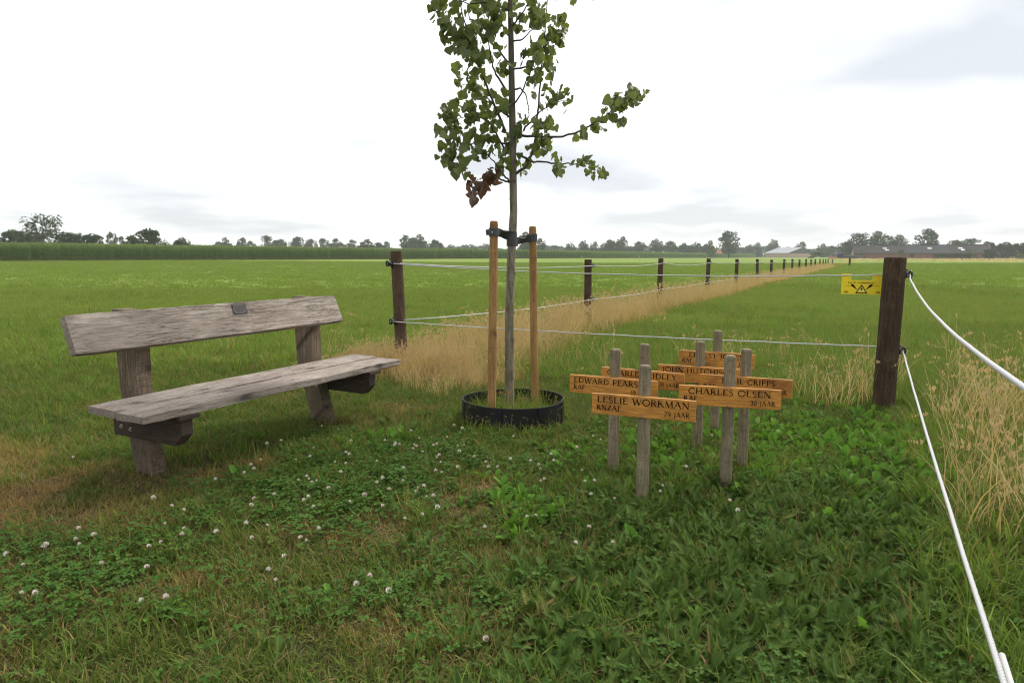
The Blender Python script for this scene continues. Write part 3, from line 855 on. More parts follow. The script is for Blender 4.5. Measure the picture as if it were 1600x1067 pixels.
# ------------------------------------------------------------------ lettering: pen strokes with thick stems, thin bars and small serifs
def arc(cx, cy, rx, ry, a0, a1, n=10):
    return [(cx + rx * math.cos(R(a0 + (a1 - a0) * k / n)), cy + ry * math.sin(R(a0 + (a1 - a0) * k / n))) for k in range(n + 1)]
T_, t_, m_ = .17, .075, .12
GL = {
 'A': (.78, [([(.02, 0), (.37, 1)], t_), ([(.37, 1), (.74, 0)], T_), ([(.14, .34), (.60, .34)], t_)]),
 'B': (.62, [([(.12, 0), (.12, 1)], T_), ([(.12, .97)] + arc(.28, .76, .24, .22, 90, -90) + [(.12, .53)], m_), ([(.12, .52)] + arc(.30, .27, .28, .25, 90, -90) + [(.12, .03)], m_)]),
 'C': (.78, [(arc(.44, .5, .40, .48, 48, 312, 14), m_ + .02), ([(.70, .84), (.71, .66)], t_), ([(.70, .16), (.71, .30)], t_)]),
 'D': (.80, [([(.12, 0), (.12, 1)], T_), ([(.12, .97)] + arc(.30, .5, .42, .47, 90, -90, 12) + [(.12, .03)], m_)]),
 'E': (.60, [([(.12, 0), (.12, 1)], T_), ([(.12, .97), (.52, .97)], t_), ([(.12, .52), (.44, .52)], t_), ([(.12, .03), (.54, .03)], t_), ([(.51, .97), (.52, .80)], t_), ([(.53, .03), (.56, .22)], t_)]),
 'F': (.56, [([(.12, 0), (.12, 1)], T_), ([(.12, .97), (.52, .97)], t_), ([(.12, .52), (.43, .52)], t_), ([(.51, .97), (.52, .80)], t_)]),
 'H': (.82, [([(.13, 0), (.13, 1)], T_), ([(.68, 0), (.68, 1)], T_), ([(.13, .52), (.68, .52)], t_)]),
 'I': (.30, [([(.14, 0), (.14, 1)], T_)]),
 'J': (.36, [([(.20, 1), (.20, .05), (.12, -.16), (-.02, -.2)], m_ + .02)]),
 'K': (.74, [([(.12, 0), (.12, 1)], T_), ([(.16, .45), (.60, 1)], t_), ([(.28, .55), (.70, 0)], T_)]),
 'L': (.58, [([(.12, 0), (.12, 1)], T_), ([(.12, .03), (.52, .03)], t_), ([(.51, .03), (.54, .24)], t_)]),
 'M': (.96, [([(.09, 0), (.14, 1)], t_), ([(.14, 1), (.46, .06)], T_), ([(.46, .06), (.78, 1)], t_), ([(.78, 1), (.84, 0)], T_)]),
 'N': (.84, [([(.12, 0), (.12, 1)], t_), ([(.12, 1), (.70, 0)], T_), ([(.70, 0), (.70, 1)], t_)]),
 'O': (.88, [(arc(.44, .5, .40, .48, 0, 360, 20), m_ + .01)]),
 'P': (.60, [([(.12, 0), (.12, 1)], T_), ([(.12, .97)] + arc(.28, .72, .26, .25, 90, -90) + [(.12, .47)], m_)]),
 'R': (.70, [([(.12, 0), (.12, 1)], T_), ([(.12, .97)] + arc(.28, .74, .25, .23, 90, -90) + [(.12, .51)], m_), ([(.30, .50), (.66, 0)], T_)]),
 'S': (.54, [(arc(.27, .74, .20, .23, 30, 240, 8) + arc(.26, .26, .22, .24, 70, -150, 8), m_)]),
 'T': (.68, [([(.34, 0), (.34, 1)], T_), ([(.04, .97), (.64, .97)], t_), ([(.05, .97), (.03, .8)], t_), ([(.63, .97), (.65, .8)], t_)]),
 'U': (.78, [([(.12, 1)] + arc(.38, .28, .26, .27, 180, 360, 8) + [(.64, 1)], m_)]),
 'W': (1.06, [([(.04, 1), (.30, 0)], T_), ([(.30, 0), (.52, .9)], t_), ([(.52, .9), (.76, 0)], T_), ([(.76, 0), (1.02, 1)], t_)]),
 'Y': (.70, [([(.04, 1), (.35, .48)], T_), ([(.66, 1), (.35, .48)], t_), ([(.35, .5), (.35, 0)], T_)]),
 'Z': (.66, [([(.06, .97), (.58, .97)], t_), ([(.57, .97), (.06, .03)], T_), ([(.06, .03), (.60, .03)], t_)]),
 '0': (.60, [(arc(.29, .5, .23, .47, 0, 360, 16), m_)]),
 '1': (.40, [([(.06, .85), (.2, 1), (.2, 0)], m_)]),
 '2': (.58, [(arc(.27, .72, .21, .25, 170, -40, 8) + [(.06, .04), (.52, .04)], m_)]),
 '3': (.54, [(arc(.25, .74, .19, .22, 150, -80, 8), m_), (arc(.25, .28, .22, .25, 80, -150, 8), m_)]),
 '9': (.58, [(arc(.28, .68, .22, .28, 0, 360, 14), m_), (arc(.16, .62, .35, .60, 5, -80, 6), m_)]),
 '!': (.26, [([(.12, .32), (.12, 1)], T_), ([(.12, .0), (.12, .14)], T_)]),
 ' ': (.36, []),
}
SERIF = set("ABDEFHIKLMNPRTWY")
def lettering(m, text, x0, z0, hgt, yfront, track=.10, weight=1.0, width=1.0, serif=True, flip=1):
    """draws on the plane y = yfront, facing -y"""
    x = x0; lay = 0
    for ch in text:
        adv, strokes = GL[ch]
        st = list(strokes)
        if serif and ch in SERIF:
            for pl, w in strokes:
                if len(pl) == 2 and abs(pl[0][1] - pl[1][1]) > .8:
                    for q in pl:
                        st.append(([(q[0] - .13, .022 if q[1] < .5 else .978), (q[0] + .13, .022 if q[1] < .5 else .978)], .05))
        for pl, w in st:
            w = w * weight * hgt; lay = (lay + 1) % 7
            yy = yfront - .00012 * lay
            pts = [(x + q[0] * hgt * width, z0 + q[1] * hgt) for q in pl]
            vs_ = []; n = len(pts)
            for i, q in enumerate(pts):
                a = pts[max(i - 1, 0)]; b = pts[min(i + 1, n - 1)]
                dx_, dz_ = b[0] - a[0], b[1] - a[1]; l = math.hypot(dx_, dz_) or 1
                nx_, nz_ = -dz_ / l * w / 2, dx_ / l * w / 2
                vs_ += [(q[0] + nx_, yy, q[1] + nz_), (q[0] - nx_, yy, q[1] - nz_)]
            m.add(vs_, [(2 * i, 2 * i + 1, 2 * i + 3, 2 * i + 2) for i in range(n - 1)])
        x += (adv * width + track) * hgt
    return x - x0 - track * hgt
def text_width(text, hgt, track=.10, width=1.0):
    return sum((GL[c][0] * width + track) * hgt for c in text) - track * hgt

# ------------------------------------------------------------------ seven name boards on round posts
M_post = wood_mat("grey_round_post", (.34, .285, .185), (.15, .125, .078), (.05, .04, .03), (14, 14, 1), .85, .35, knots=False, bumps=.35, green=(.12, .12, .06))
def varnish_mat():
    m, nt, b = nmat("orange_stained_board")
    v = objvec(nt)
    g = noise(nt, v, 9, 6, .65, .7, (1, 9, 9)); g2 = noise(nt, v, 40, 4, .7, .2, (1, 12, 12)); big = noise(nt, v, 5.5, 3, .5, .4)
    col = mixc(nt, ramp(nt, mth(nt, 'ADD', mth(nt, 'MULTIPLY', g, .6), mth(nt, 'MULTIPLY', g2, .4)), [(.36, 0.0), (.62, 1.0)]), (.30, .112, .018), (.66, .315, .062))
    col = mixc(nt, ramp(nt, big, [(.50, 0.0), (.68, .7)]), col, (.20, .075, .022))
    wear = ramp(nt, noise(nt, v, 16, 5, .75), [(.66, 0.0), (.72, .8)])
    col = mixc(nt, wear, col, (.055, .035, .022))
    nt.links.new(col, b.inputs["Base Color"]); b.inputs["Roughness"].default_value = .5; b.inputs["Specular IOR Level"].default_value = .35
    bump(nt, b, g, .25, .004)
    return m
M_board = varnish_mat()
M_ink = plain_mat("carved_black_lettering", (.014, .011, .008), .9, .3, 80, spec=.02)
SIGNS = [
 ((.663, 3.352), .713, .562, -22.4, "LESLIE WORKMAN", "RNZAF", "29 JAAR", "frontmost orange name board, on the left front post, lettered in full view"),
 ((.589, 3.85), .726, .568, -26.8, "EDWARD PEARSON", "RAF", "19 JAAR", "leftmost orange name board of the group, just left of the frontmost one"),
 ((.799, 4.075), .726, .573, -29.1, "CHARLES RIDLEY", "RAF", "20 JAAR", "orange name board half hidden behind the two left front boards"),
 ((1.159, 3.584), .728, .564, -17.4, "CHARLES OLSEN", "RAF", "30 JAAR", "orange name board on the right front post, fully readable"),
 ((1.37, 3.947), .713, .555, -23.6, "BASIL CRIPPS", "RAF", "23 JAAR", "rightmost orange name board, behind the right front one"),
 ((1.206, 4.328), .710, .553, -24.4, "JOHN HUTCHISON", "RAF", "21 JAAR", "orange name board in the second to last row, before the rearmost post"),
 ((1.442, 4.75), .734, .586, -26.5, "ERNEST JONES", "RAF", "21 JAAR", "rearmost orange name board, on the farthest post of the group"),
]
for k, (bp, ztop, zb, yaw, nm, unit, age, lab) in enumerate(SIGNS):
    g0 = gzf(*bp)
    s = thing("name_board", lab, "memorial sign", (bp[0], bp[1], 0), R(yaw), "name boards on posts beside the tree")
    m = MB(); m.lathe([(.0315, -.3), (.0315, .1), (.031, .3), (.031, .5), (.0305, ztop - .012), (.027, ztop - .003), (.020, ztop)], 20, .012, k)
    m.build("post", M_post, s, smooth=False)
    m = P_plank(.514, .020, .106, 20 + k, .05, .003, .00012)
    bd = m.build("board", M_board, s, loc=(-.257, -.0535, zb - .106))
    m = MB(); hn = .0315
    wd = .514 - .05; w0 = text_width(nm, hn, .13)
    wfac = min(1.35, max(.75, 1 + (wd - w0) / (w0 * .92)))
    if k == 4: wfac *= .86
    wt = text_width(nm, hn, .13, wfac)
    xw = (.514 - wt) / 2 + (.02 if k == 4 else 0)
    for word in nm.split(" "):
        m = MB(); lettering(m, word, xw, .062, hn, -.0010, .13, 1.1, wfac)
        m.build("name_lettering", M_ink, bd, fixn=False)
        xw += text_width(word + "  ", hn, .13, wfac) - text_width(" ", hn, .13, wfac) + .13 * hn - .13 * hn
    m = MB()
    lettering(m, unit, .026, .023, .027, -.0010, .14, 1.1, 1.15)
    m.build("unit_lettering", M_ink, bd, fixn=False); m = MB()
    lettering(m, age, .514 - .028 - text_width(age, .025, .12), .018, .025, -.0010, .12, .9, 1.0, serif=False)
    m.build("age_lettering", M_ink, bd, fixn=False)
    for zz in (.093, .012):
        m = MB(); m.tube([(.257, .001, zz), (.257, -.0035, zz)], [.0058, .004], 10); m.build("screw", M_steel, bd)

# ------------------------------------------------------------------ young tree
BR = [[(-0.019,1.789),(-0.079,1.848),(-0.126,1.917),(-0.21,1.985),(-0.303,2.008)],[(-0.019,1.789),(-0.08,1.793),(-0.15,1.844),(-0.244,1.771),(-0.282,1.646)],[(-0.037,1.999),(-0.111,2.125),(-0.194,2.229),(-0.301,2.247),(-0.394,2.215)],[(-0.046,2.148),(-0.125,2.318),(-0.193,2.478),(-0.279,2.663),(-0.337,2.881),(-0.371,3.093)],[(-0.018,2.394),(-0.115,2.549),(-0.151,2.659),(-0.182,2.834),(-0.204,3.007)],[(0.014,2.434),(0.064,2.443),(0.111,2.363),(0.12,2.242),(0.079,2.125)],[(0.014,2.125),(0.144,2.103),(0.325,2.089),(0.478,2.125),(0.612,2.197),(0.731,2.278),(0.854,2.34)],[(0.014,1.99),(0.159,1.94),(0.294,1.935),(0.466,1.94),(0.569,1.953),(0.663,1.903)],[(0.019,1.839),(0.098,1.894),(0.158,2.008),(0.185,2.242),(0.207,2.478),(0.224,2.694),(0.254,3.05),(0.271,3.221)],[(-0.009,2.855),(0.064,2.938),(0.141,3.037),(0.203,3.221)],[(-0.005,2.755),(0.078,2.764),(0.141,2.807),(0.228,2.877)],[(0.084,2.148),(0.157,2.242),(0.217,2.3),(0.323,2.363),(0.406,2.385)],[(-0.023,2.615),(-0.114,2.746),(-0.196,2.877),(-0.272,3.007)],[(-0.023,2.057),(-0.163,2.071),(-0.302,2.044),(-0.443,1.976)],[(-0.014,2.79),(-0.091,2.92),(-0.159,3.05),(-0.226,3.221)],[(-0.014,2.238),(-0.102,2.314),(-0.184,2.394),(-0.299,2.505),(-0.391,2.527)],[(0.0,2.571),(0.115,2.615),(0.206,2.725),(0.296,2.855)],[(-0.014,2.305),(0.069,2.394),(0.138,2.527),(0.183,2.637)],[(-0.014,2.964),(-0.136,3.007),(-0.295,2.964),(-0.454,2.998)]]
CL = [(-0.355,2.877,0.182,0.172,40),(-0.491,2.955,0.086,0.096,12),(-0.173,2.942,0.12,0.134,24),(-0.402,2.729,0.086,0.076,12),(-0.321,2.624,0.12,0.086,18),(-0.359,2.483,0.067,0.057,8),(-0.16,2.781,0.134,0.134,20),(-0.253,2.562,0.072,0.086,9),(-0.221,2.456,0.072,0.067,8),(-0.361,2.269,0.143,0.086,28),(-0.463,2.215,0.057,0.048,8),(-0.395,2.112,0.134,0.076,22),(-0.466,1.967,0.076,0.067,14),(-0.317,1.962,0.115,0.067,16),(-0.374,1.862,0.067,0.057,10),(-0.2,2.057,0.105,0.067,12),(-0.162,2.34,0.086,0.086,10),(-0.046,2.571,0.057,0.067,7),(-0.032,2.327,0.057,0.057,7),(0.0,2.098,0.062,0.076,8),(-0.033,1.962,0.057,0.057,6),(0.055,2.929,0.057,0.096,6),(0.273,2.886,0.124,0.115,26),(0.346,2.92,0.057,0.057,9),(0.251,2.738,0.096,0.067,12),(0.147,2.659,0.072,0.096,12),(0.207,2.562,0.048,0.048,6),(0.147,2.483,0.057,0.048,6),(0.267,2.5,0.038,0.038,4),(0.173,2.79,0.067,0.067,8),(0.284,2.633,0.038,0.033,4),(0.232,2.148,0.086,0.086,20),(0.242,2.039,0.048,0.038,6),(0.163,2.008,0.048,0.048,6),(0.07,2.179,0.048,0.048,6),(0.268,2.372,0.067,0.062,9),(0.415,2.376,0.038,0.048,5),(0.337,2.398,0.038,0.029,3),(0.488,2.112,0.029,0.043,4),(0.603,2.148,0.048,0.057,7),(0.717,2.282,0.081,0.062,16),(0.854,2.349,0.081,0.043,12),(0.779,2.184,0.043,0.024,3),(0.336,1.885,0.048,0.038,6),(0.326,1.962,0.048,0.019,4),(0.536,1.944,0.067,0.033,8),(0.63,1.899,0.062,0.053,8),(0.692,1.862,0.029,0.029,3),(-0.07,1.889,0.048,0.048,6),(0.07,1.908,0.048,0.048,6),(-0.091,2.964,0.096,0.12,12),(0.159,2.964,0.086,0.096,10),(-0.274,2.768,0.086,0.076,8),(-0.139,2.215,0.067,0.057,6),(-0.116,2.012,0.057,0.057,6)]
BN = [(-0.159,1.789,0.062,0.057,12),(-0.253,1.738,0.038,0.062,9),(-0.277,1.642,0.024,0.038,4),(-0.211,1.706,0.038,0.038,5)]
TB = Vector((-.005, 5.1, 0))
bark, nt, b = nmat("smooth_bark")
v = objvec(nt)
bk = noise(nt, v, 30, 6, .7, .3, (1, 1, .25)); bl_ = noise(nt, v, 9, 4, .6)
c_ = mixc(nt, ramp(nt, bk, [(.35, 0.0), (.65, 1.0)]), (.10, .088, .060), (.30, .27, .20))
spz = N(nt, "ShaderNodeSeparateXYZ"); tcz = N(nt, "ShaderNodeTexCoord"); nt.links.new(tcz.outputs["Object"], spz.inputs[0])
c_ = mixc(nt, ramp(nt, bl_, [(.5, 0.0), (.65, .6)]), c_, (.11, .11, .06))
c_ = mixc(nt, ramp(nt, mth(nt, 'DIVIDE', spz.outputs[2], 4.0), [(.38, 0.0), (.62, .75)]), c_, (.085, .068, .045))
nt.links.new(c_, b.inputs["Base Color"]); b.inputs["Roughness"].default_value = .8; b.inputs["Specular IOR Level"].default_value = .2
bump(nt, b, bk, .5, .006)
M_twig = plain_mat("twig_bark", (.055, .040, .030), .7, .35, 40)
def leaf_mat(name, cA, cB, trc):
    m, nt, b = nmat(name)
    oi = N(nt, "ShaderNodeObjectInfo"); at = N(nt, "ShaderNodeAttribute", attribute_name="bl"); sp = N(nt, "ShaderNodeSeparateXYZ"); nt.links.new(at.outputs["Vector"], sp.inputs[0])
    r = mth(nt, 'FRACT', mth(nt, 'ADD', oi.outputs["Random"], sp.outputs[1]))
    col = mixc(nt, r, cA, cB)
    t2 = N(nt, "ShaderNodeTexCoord")
    blo = noise(nt, t2.outputs["Object"], 26, 4, .65)
    col = mixc(nt, ramp(nt, blo, [(.55, 0.0), (.75, .5)]), col, (.16, .13, .05))
    vein = mth(nt, 'MULTIPLY', ramp(nt, sp.outputs[0], [(.0, 1.0), (.10, 0.0)]), .35)
    col = mixc(nt, vein, col, (.16, .20, .08))
    nt.links.new(col, b.inputs["Base Color"]); b.inputs["Roughness"].default_value = .42; b.inputs["Specular IOR Level"].default_value = .4
    tr = N(nt, "ShaderNodeBsdfTranslucent"); nt.links.new(mixc(nt, .7, col, trc), tr.inputs[0])
    ms = N(nt, "ShaderNodeMixShader"); ms.inputs[0].default_value = .35
    nt.links.new(b.outputs[0], ms.inputs[1]); nt.links.new(tr.outputs[0], ms.inputs[2]); nt.links.new(ms.outputs[0], nt.nodes["Material Output"].inputs[0])
    return m
M_leaf = leaf_mat("linden_leaf", (.060, .096, .026), (.165, .205, .062), (.24, .29, .045))
M_leafb = leaf_mat("withered_leaf", (.075, .045, .035), (.17, .085, .05), (.22, .10, .04))

tree = thing("linden_tree", "young linden tree with ragged green leaves tied between two stakes", "tree", tuple(TB))
m = MB()
tz = [(-.25, -.012, .043), (0, -.012, .041), (.15, -.013, .038), (.45, -.016, .0365), (.78, -.016, .036), (1.05, -.008, .034), (1.34, .004, .0335), (1.57, .017, .031), (1.85, .012, .029), (2.16, .009, .027), (2.45, .003, .025), (2.78, -.002, .0215), (3.03, -.008, .019), (3.5, 0, .014), (4.0, .01, .010), (4.6, 0, .004)]
m.tube([(q[1], .004 * math.sin(q[0] * 4), q[0]) for q in tz], [q[2] * .92 for q in tz], 14)
rr = random.Random(5)
for zz in (.33, .62, .83, .97, 1.12, 1.24, 1.66, 1.79, 1.93):      # knobs where side shoots were pruned
    a = rr.uniform(-2.6, .6); r0 = .033 if zz < 1.4 else .027
    xq = np.interp(zz, [q[0] for q in tz], [q[1] for q in tz])
    m.tube([(xq + math.cos(a) * r0 * .7, math.sin(a) * r0 * .7, zz), (xq + math.cos(a) * (r0 + .007), math.sin(a) * (r0 + .007), zz + .004)], [.011, .006], 7)
trunk = m.build("trunk", bark, tree, smooth=True)

rr = random.Random(19)
def ypath(n, side):
    e = side
    return [e * (i / max(1, n - 1)) ** 1.1 for i in range(n)]
branch_pts = []
for bi, bpts in enumerate(BR):
    n = len(bpts); ey = rr.choice([-1, 1]) * rr.uniform(.05, .32)
    ys_ = ypath(n, ey)
    pts = [Vector((p[0] - TB.x, yy, p[1])) for p, yy in zip(bpts, ys_)]
    # subdivide
    fine = []
    for i in range(n - 1):
        for q in range(4):
            fine.append(pts[i].lerp(pts[i + 1], q / 4) + Vector((rr.gauss(0, .003), rr.gauss(0, .003), rr.gauss(0, .003))))
    fine.append(pts[-1])
    L = sum((fine[i + 1] - fine[i]).length for i in range(len(fine) - 1))
    r0 = min(.012, .0045 + L * .006)
    m = MB(); m.tube(fine, [r0 * (1 - .78 * i / (len(fine) - 1)) for i in range(len(fine))], 6)
    m.build("branch", M_twig, tree, smooth=True)
    branch_pts += fine
for i in range(16):                                                    # upper crown, above the picture
    z0 = rr.uniform(3.0, 4.3); a = rr.uniform(0, 6.28); L = rr.uniform(.35, .7) * (1.2 - (z0 - 3) * .4)
    fine = [Vector((math.cos(a) * L * t * (1 - .2 * t), math.sin(a) * L * t * (1 - .2 * t), z0 + L * t * 1.1)) for t in (0, .2, .4, .6, .8, 1)]
    m = MB(); m.tube(fine, [.008, .007, .006, .005, .003, .002], 5); m.build("branch", M_twig, tree, smooth=True)

def leaf_mesh(name, mat, seed, wither=False):
    """heart shaped, toothed, slightly folded and curled leaf; hangs from its stalk along -z, about 1 unit long"""
    rr = random.Random(seed)
    out = [(-.02, .0), (.06, .22), (-.06, .36), (.10, .50), (.28, .53), (.45, .49), (.62, .38), (.78, .24), (.90, .10), (1.0, .0)]
    V = []; F = []; BL = []
    fold = rr.uniform(.15, .7) if not wither else rr.uniform(.9, 1.5); curl = rr.uniform(-.35, .55) if not wither else rr.uniform(.5, 1.2)
    asym = rr.uniform(.85, 1.12); wav = rr.uniform(.02, .09); ph = rr.uniform(0, 6)
    rv = rr.random()
    mid = [(l, 0) for l in (0, .1, .22, .36, .5, .64, .78, .9, 1.0)]
    def P(l, w):
        y = abs(w) * fold * .6 - curl * l * l * .45 + wav * math.sin(9 * l + 7 * w + ph)
        return (w * (1 - .25 * fold * fold * .4), y, -l)
    rows = 9
    ls = [-.03, .04, .16, .30, .45, .60, .76, .89, 1.0]
    hw = [.30, .44, .53, .55, .51, .42, .28, .13, .0]
    for i, (l, w) in enumerate(zip(ls, hw)):
        jl = 1 + rr.uniform(-.10, .07); jr = 1 + rr.uniform(-.10, .07); c = max(l, 0.03) if i == 0 else l
        V += [P(l + rr.uniform(-.015, .015), -w * jl * asym), P((l + c) / 2 + .02, -w * .5), P(c, 0), P((l + c) / 2 + .02, w * .5), P(l + rr.uniform(-.015, .015), w * jr)]
        BL += [(1, rv, 0), (.5, rv, 0), (0, rv, 0), (.5, rv, 0), (1, rv, 0)]
    for i in range(rows - 1):
        a = 5 * i
        for k in range(4):
            if rr.random() < .035 and 0 < i < 7 and k in (0, 3):
                continue                     # insect damage
            F.append((a + k, a + k + 1, a + k + 6, a + k + 5))
    o = len(V)                               # stalk
    V += [(-.012, 0, -.03), (.012, 0, -.03), (.03, .05, .42), (.012, .05, .44)]; BL += [(0, rv, 0)] * 4; F.append((o, o + 1, o + 2, o + 3))
    me = bpy.data.meshes.new(name); me.from_pydata(V, [], F); set_bl(me, BL); me.materials.append(mat)
    me.polygons.foreach_set("use_smooth", [True] * len(me.polygons))
    return me
LM = [leaf_mesh("leaf", M_leaf, 600 + k) for k in range(12)]
LMB = [leaf_mesh("withered_leaf", M_leafb, 640 + k, True) for k in range(6)]
rr = random.Random(23)
leaves = []
bp_arr = np.array([tuple(p) for p in branch_pts])
def leaf_at(px, pz, rx, rz, brown):
    a = rr.uniform(0, 6.283); q = math.sqrt(rr.random())
    x_, z_ = px - TB.x + rx * q * math.cos(a), pz + rz * q * math.sin(a)
    j = np.argmin((bp_arr[:, 0] - x_) ** 2 + (bp_arr[:, 2] - z_) ** 2)
    near_y = bp_arr[j, 1]
    y_ = near_y + rr.gauss(0, .09)
    rot = Euler((rr.gauss(.15, .5), rr.gauss(0, .45), rr.uniform(0, 6.283)), 'XYZ')
    size = rr.uniform(.036, .078) if not brown else rr.uniform(.055, .085)
    return (Vector((x_, y_, z_ + size * .4)), rot, size, brown)
for (px, pz, rx, rz, cnt) in CL:
    for _ in range(int(cnt * 1.7)):
        leaves.append(leaf_at(px, pz, rx, rz, False))
for (px, pz, rx, rz, cnt) in BN:
    for _ in range(cnt):
        leaves.append(leaf_at(px, pz, rx, rz, True))
vis = sorted(leaves, key=lambda l: -l[2] * (1 if l[0].z < 3.05 else 0) - (1 if l[3] else 0))
single, rest = vis[:300], vis[300:]
for (p, rot, size, brown) in single:
    link_obj("leaf", rr.choice(LMB if brown else LM), tree, p, rot, (size, size * rr.uniform(.8, 1.1), size))
for i in range(420):
    z_ = rr.uniform(3.05, 4.75); rad_ = .62 * (1.15 - (z_ - 3.0) * .45) * math.sqrt(rr.random()); a = rr.uniform(0, 6.283)
    rest.append((Vector((rad_ * math.cos(a), rad_ * math.sin(a), z_)), Euler((rr.gauss(.15, .5), rr.gauss(0, .45), rr.uniform(0, 6.283)), 'XYZ'), rr.uniform(.05, .09), False))
V = []; F = []; BL = []
for (p, rot, size, brown) in rest:
    me = rr.choice(LM); M4 = Matrix.Translation(p) @ rot.to_matrix().to_4x4() @ Matrix.Scale(size, 4)
    o = len(V); rv = rr.random()
    for q in me.vertices: V.append(tuple(M4 @ q.co))
    at = me.attributes["bl"].data
    for q in at: BL.append((q.vector[0], rv, 0))
    for q in me.polygons: F.append(tuple(i + o for i in q.vertices))
me = bpy.data.meshes.new("foliage"); me.from_pydata(V, [], F); set_bl(me, BL); me.materials.append(M_leaf)
me.polygons.foreach_set("use_smooth", [True] * len(me.polygons))
tag(link_obj("foliage", me, tree), kind="stuff")

# stakes
M_stake = wood_mat("peeled_pine_stake", (.44, .265, .105), (.26, .14, .05), (.10, .05, .025), (14, 14, 1), .7, .4, knots=True, bumps=.2)
for k, (bx, by, tx, zt, r_, lab) in enumerate(((-.151, 4.93, -.129, 1.497, .031, "yellowish round wooden stake left of the young tree trunk"), (.182, 5.28, .157, 1.474, .030, "yellowish round wooden stake right of the young tree trunk"))):
    s = thing("tree_stake", lab, "stake", (bx, by, 0), 0, "stakes holding the young tree")
    m = MB(); m.lathe([(r_, -.4), (r_, .3), (r_ * .98, .8), (r_ * .97, zt - .03), (r_ * .90, zt - .008), (r_ * .72, zt)], 18, .012, 60 + k)
    o = m.build("shaft", M_stake, s, smooth=False)
    o.rotation_euler = (0, math.atan2(tx - bx, zt), 0)

# rubber ties
M_rub = plain_mat("black_rubber_strap", (.045, .045, .048), .5, .3, 30)
def ribbon(path, hw, thick=.002):
    m = MB(); n = len(path); vs_ = []; fs_ = []
    P3 = [Vector(p[:3]) for p in path]; tw = [p[3] if len(p) > 3 else 0 for p in path]
    for i in range(n):
        t = (P3[min(i + 1, n - 1)] - P3[max(i - 1, 0)]).normalized()
        sidev = t.cross(Vector((0, 0, 1))).normalized(); up = sidev.cross(t)
        u = up * math.cos(tw[i]) + sidev * math.sin(tw[i]); w = sidev * math.cos(tw[i]) - up * math.sin(tw[i])
        for su, sw in ((1, 1), (1, -1), (-1, -1), (-1, 1)):
            vs_.append(tuple(P3[i] + u * (hw * su) + w * (thick * sw)))
    for i in range(n - 1):
        for k in range(4):
            k2 = (k + 1) % 4; fs_.append((i * 4 + k, i * 4 + k2, i * 4 + 4 + k2, i * 4 + 4 + k))
    fs_.append((3, 2, 1, 0)); fs_.append(tuple((n - 1) * 4 + k for k in range(4)))
    m.add(vs_, fs_); return m
def tie(ca, ra, za, cb, rb, zb, twist, name, lab):
    """one strap: wraps the stake at ca, runs across to wrap the trunk at cb and comes back"""
    ca = Vector((*ca, 0)); cb = Vector((*cb, 0)); d_ = (cb - ca); ang = math.atan2(d_.y, d_.x)
    path = []
    for k in range(13):
        a = ang + R(55 + 250 * k / 12); path.append((ca.x + ra * math.cos(a), ca.y + ra * math.sin(a), za, 0))
    p0 = Vector(path[-1][:3]); a1 = ang + math.pi - R(60)
    p1 = Vector((cb.x + rb * math.cos(ang + R(-235)), cb.y + rb * math.sin(ang + R(-235)), zb))
    for k in range(1, 8):
        t = k / 8; q = p0.lerp(p1, t); path.append((q.x, q.y, q.z, twist * math.sin(math.pi * t)))
    for k in range(13):
        a = ang + R(-235 - 250 * k / 12); path.append((cb.x + rb * math.cos(a), cb.y + rb * math.sin(a), zb, 0))
    p2 = Vector(path[-1][:3]); p3 = Vector(path[0][:3])
    for k in range(1, 9):
        t = k / 8; q = p2.lerp(p3, t); path.append((q.x, q.y, q.z + .002, -twist * .6 * math.sin(math.pi * t)))
    s = thing(name, lab, "tree tie", (0, 0, 0), 0, "rubber ties between tree and stakes")
    ribbon(path, .029).build("strap", M_rub, s)
    m = MB(); m.tube([(ca.x - .01, ca.y - ra - .006, za), (ca.x - .01, ca.y - ra + .004, za)], .005, 8); m.build("nail", M_steel, s)
tie((-.131, 4.93), .034, 1.417, (-.001, 5.1), .037, 1.398, 1.1, "tree_tie", "black rubber strap tying the trunk to the left stake")
tie((.159, 5.28), .0335, 1.388, (-.001, 5.1), .038, 1.349, -.9, "tree_tie", "black rubber strap tying the trunk to the right stake, lower on the trunk")
m = ribbon([(-.131 - .033, 4.905, 1.417, 0), (-.185, 4.90, 1.414, 0)], .020); 
sl = m.build("strap_end", M_rub, bpy.data.objects["tree_tie"])

# watering ring
M_ring = plain_mat("black_plastic", (.012, .0125, .0135), .5, .25, 12, spec=.25)
ringo = thing("watering_ring", "black plastic watering ring round the foot of the young tree", "tree ring", (.008, 5.08, 0))
m = MB(); seg = 72; vs_ = []; fs_ = []
rr = random.Random(3)
for k in range(seg):
    a = 2 * math.pi * k / seg; rw = .378 + .006 * math.sin(2 * a + 1) + .003 * math.sin(5 * a)
    zt = .184 + .004 * math.sin(a * 2 + .5)
    for (dr, z) in ((.007, -.06), (.003, zt - .004), (.0025, zt), (-.0045, zt), (-.005, zt - .004), (-.001, -.06)):
        vs_.append(((rw + dr) * math.cos(a), (rw + dr) * math.sin(a), z))
for k in range(seg):
    for j in range(5):
        k2 = (k + 1) % seg; fs_.append((k * 6 + j, k2 * 6 + j, k2 * 6 + j + 1, k * 6 + j + 1))
m.add(vs_, fs_); m.build("wall", M_ring, ringo, smooth=False)
for adeg in (-158, -103, -62, -22, 40, 100, 150):
    a = R(adeg); m = MB(); m.box(-.003, .003, -.0045, .0045, -.05, .178); m.build("seam_rib", M_ring, ringo, loc=((.388) * math.cos(a), (.388) * math.sin(a), 0), rot=(0, 0, a + math.pi / 2))

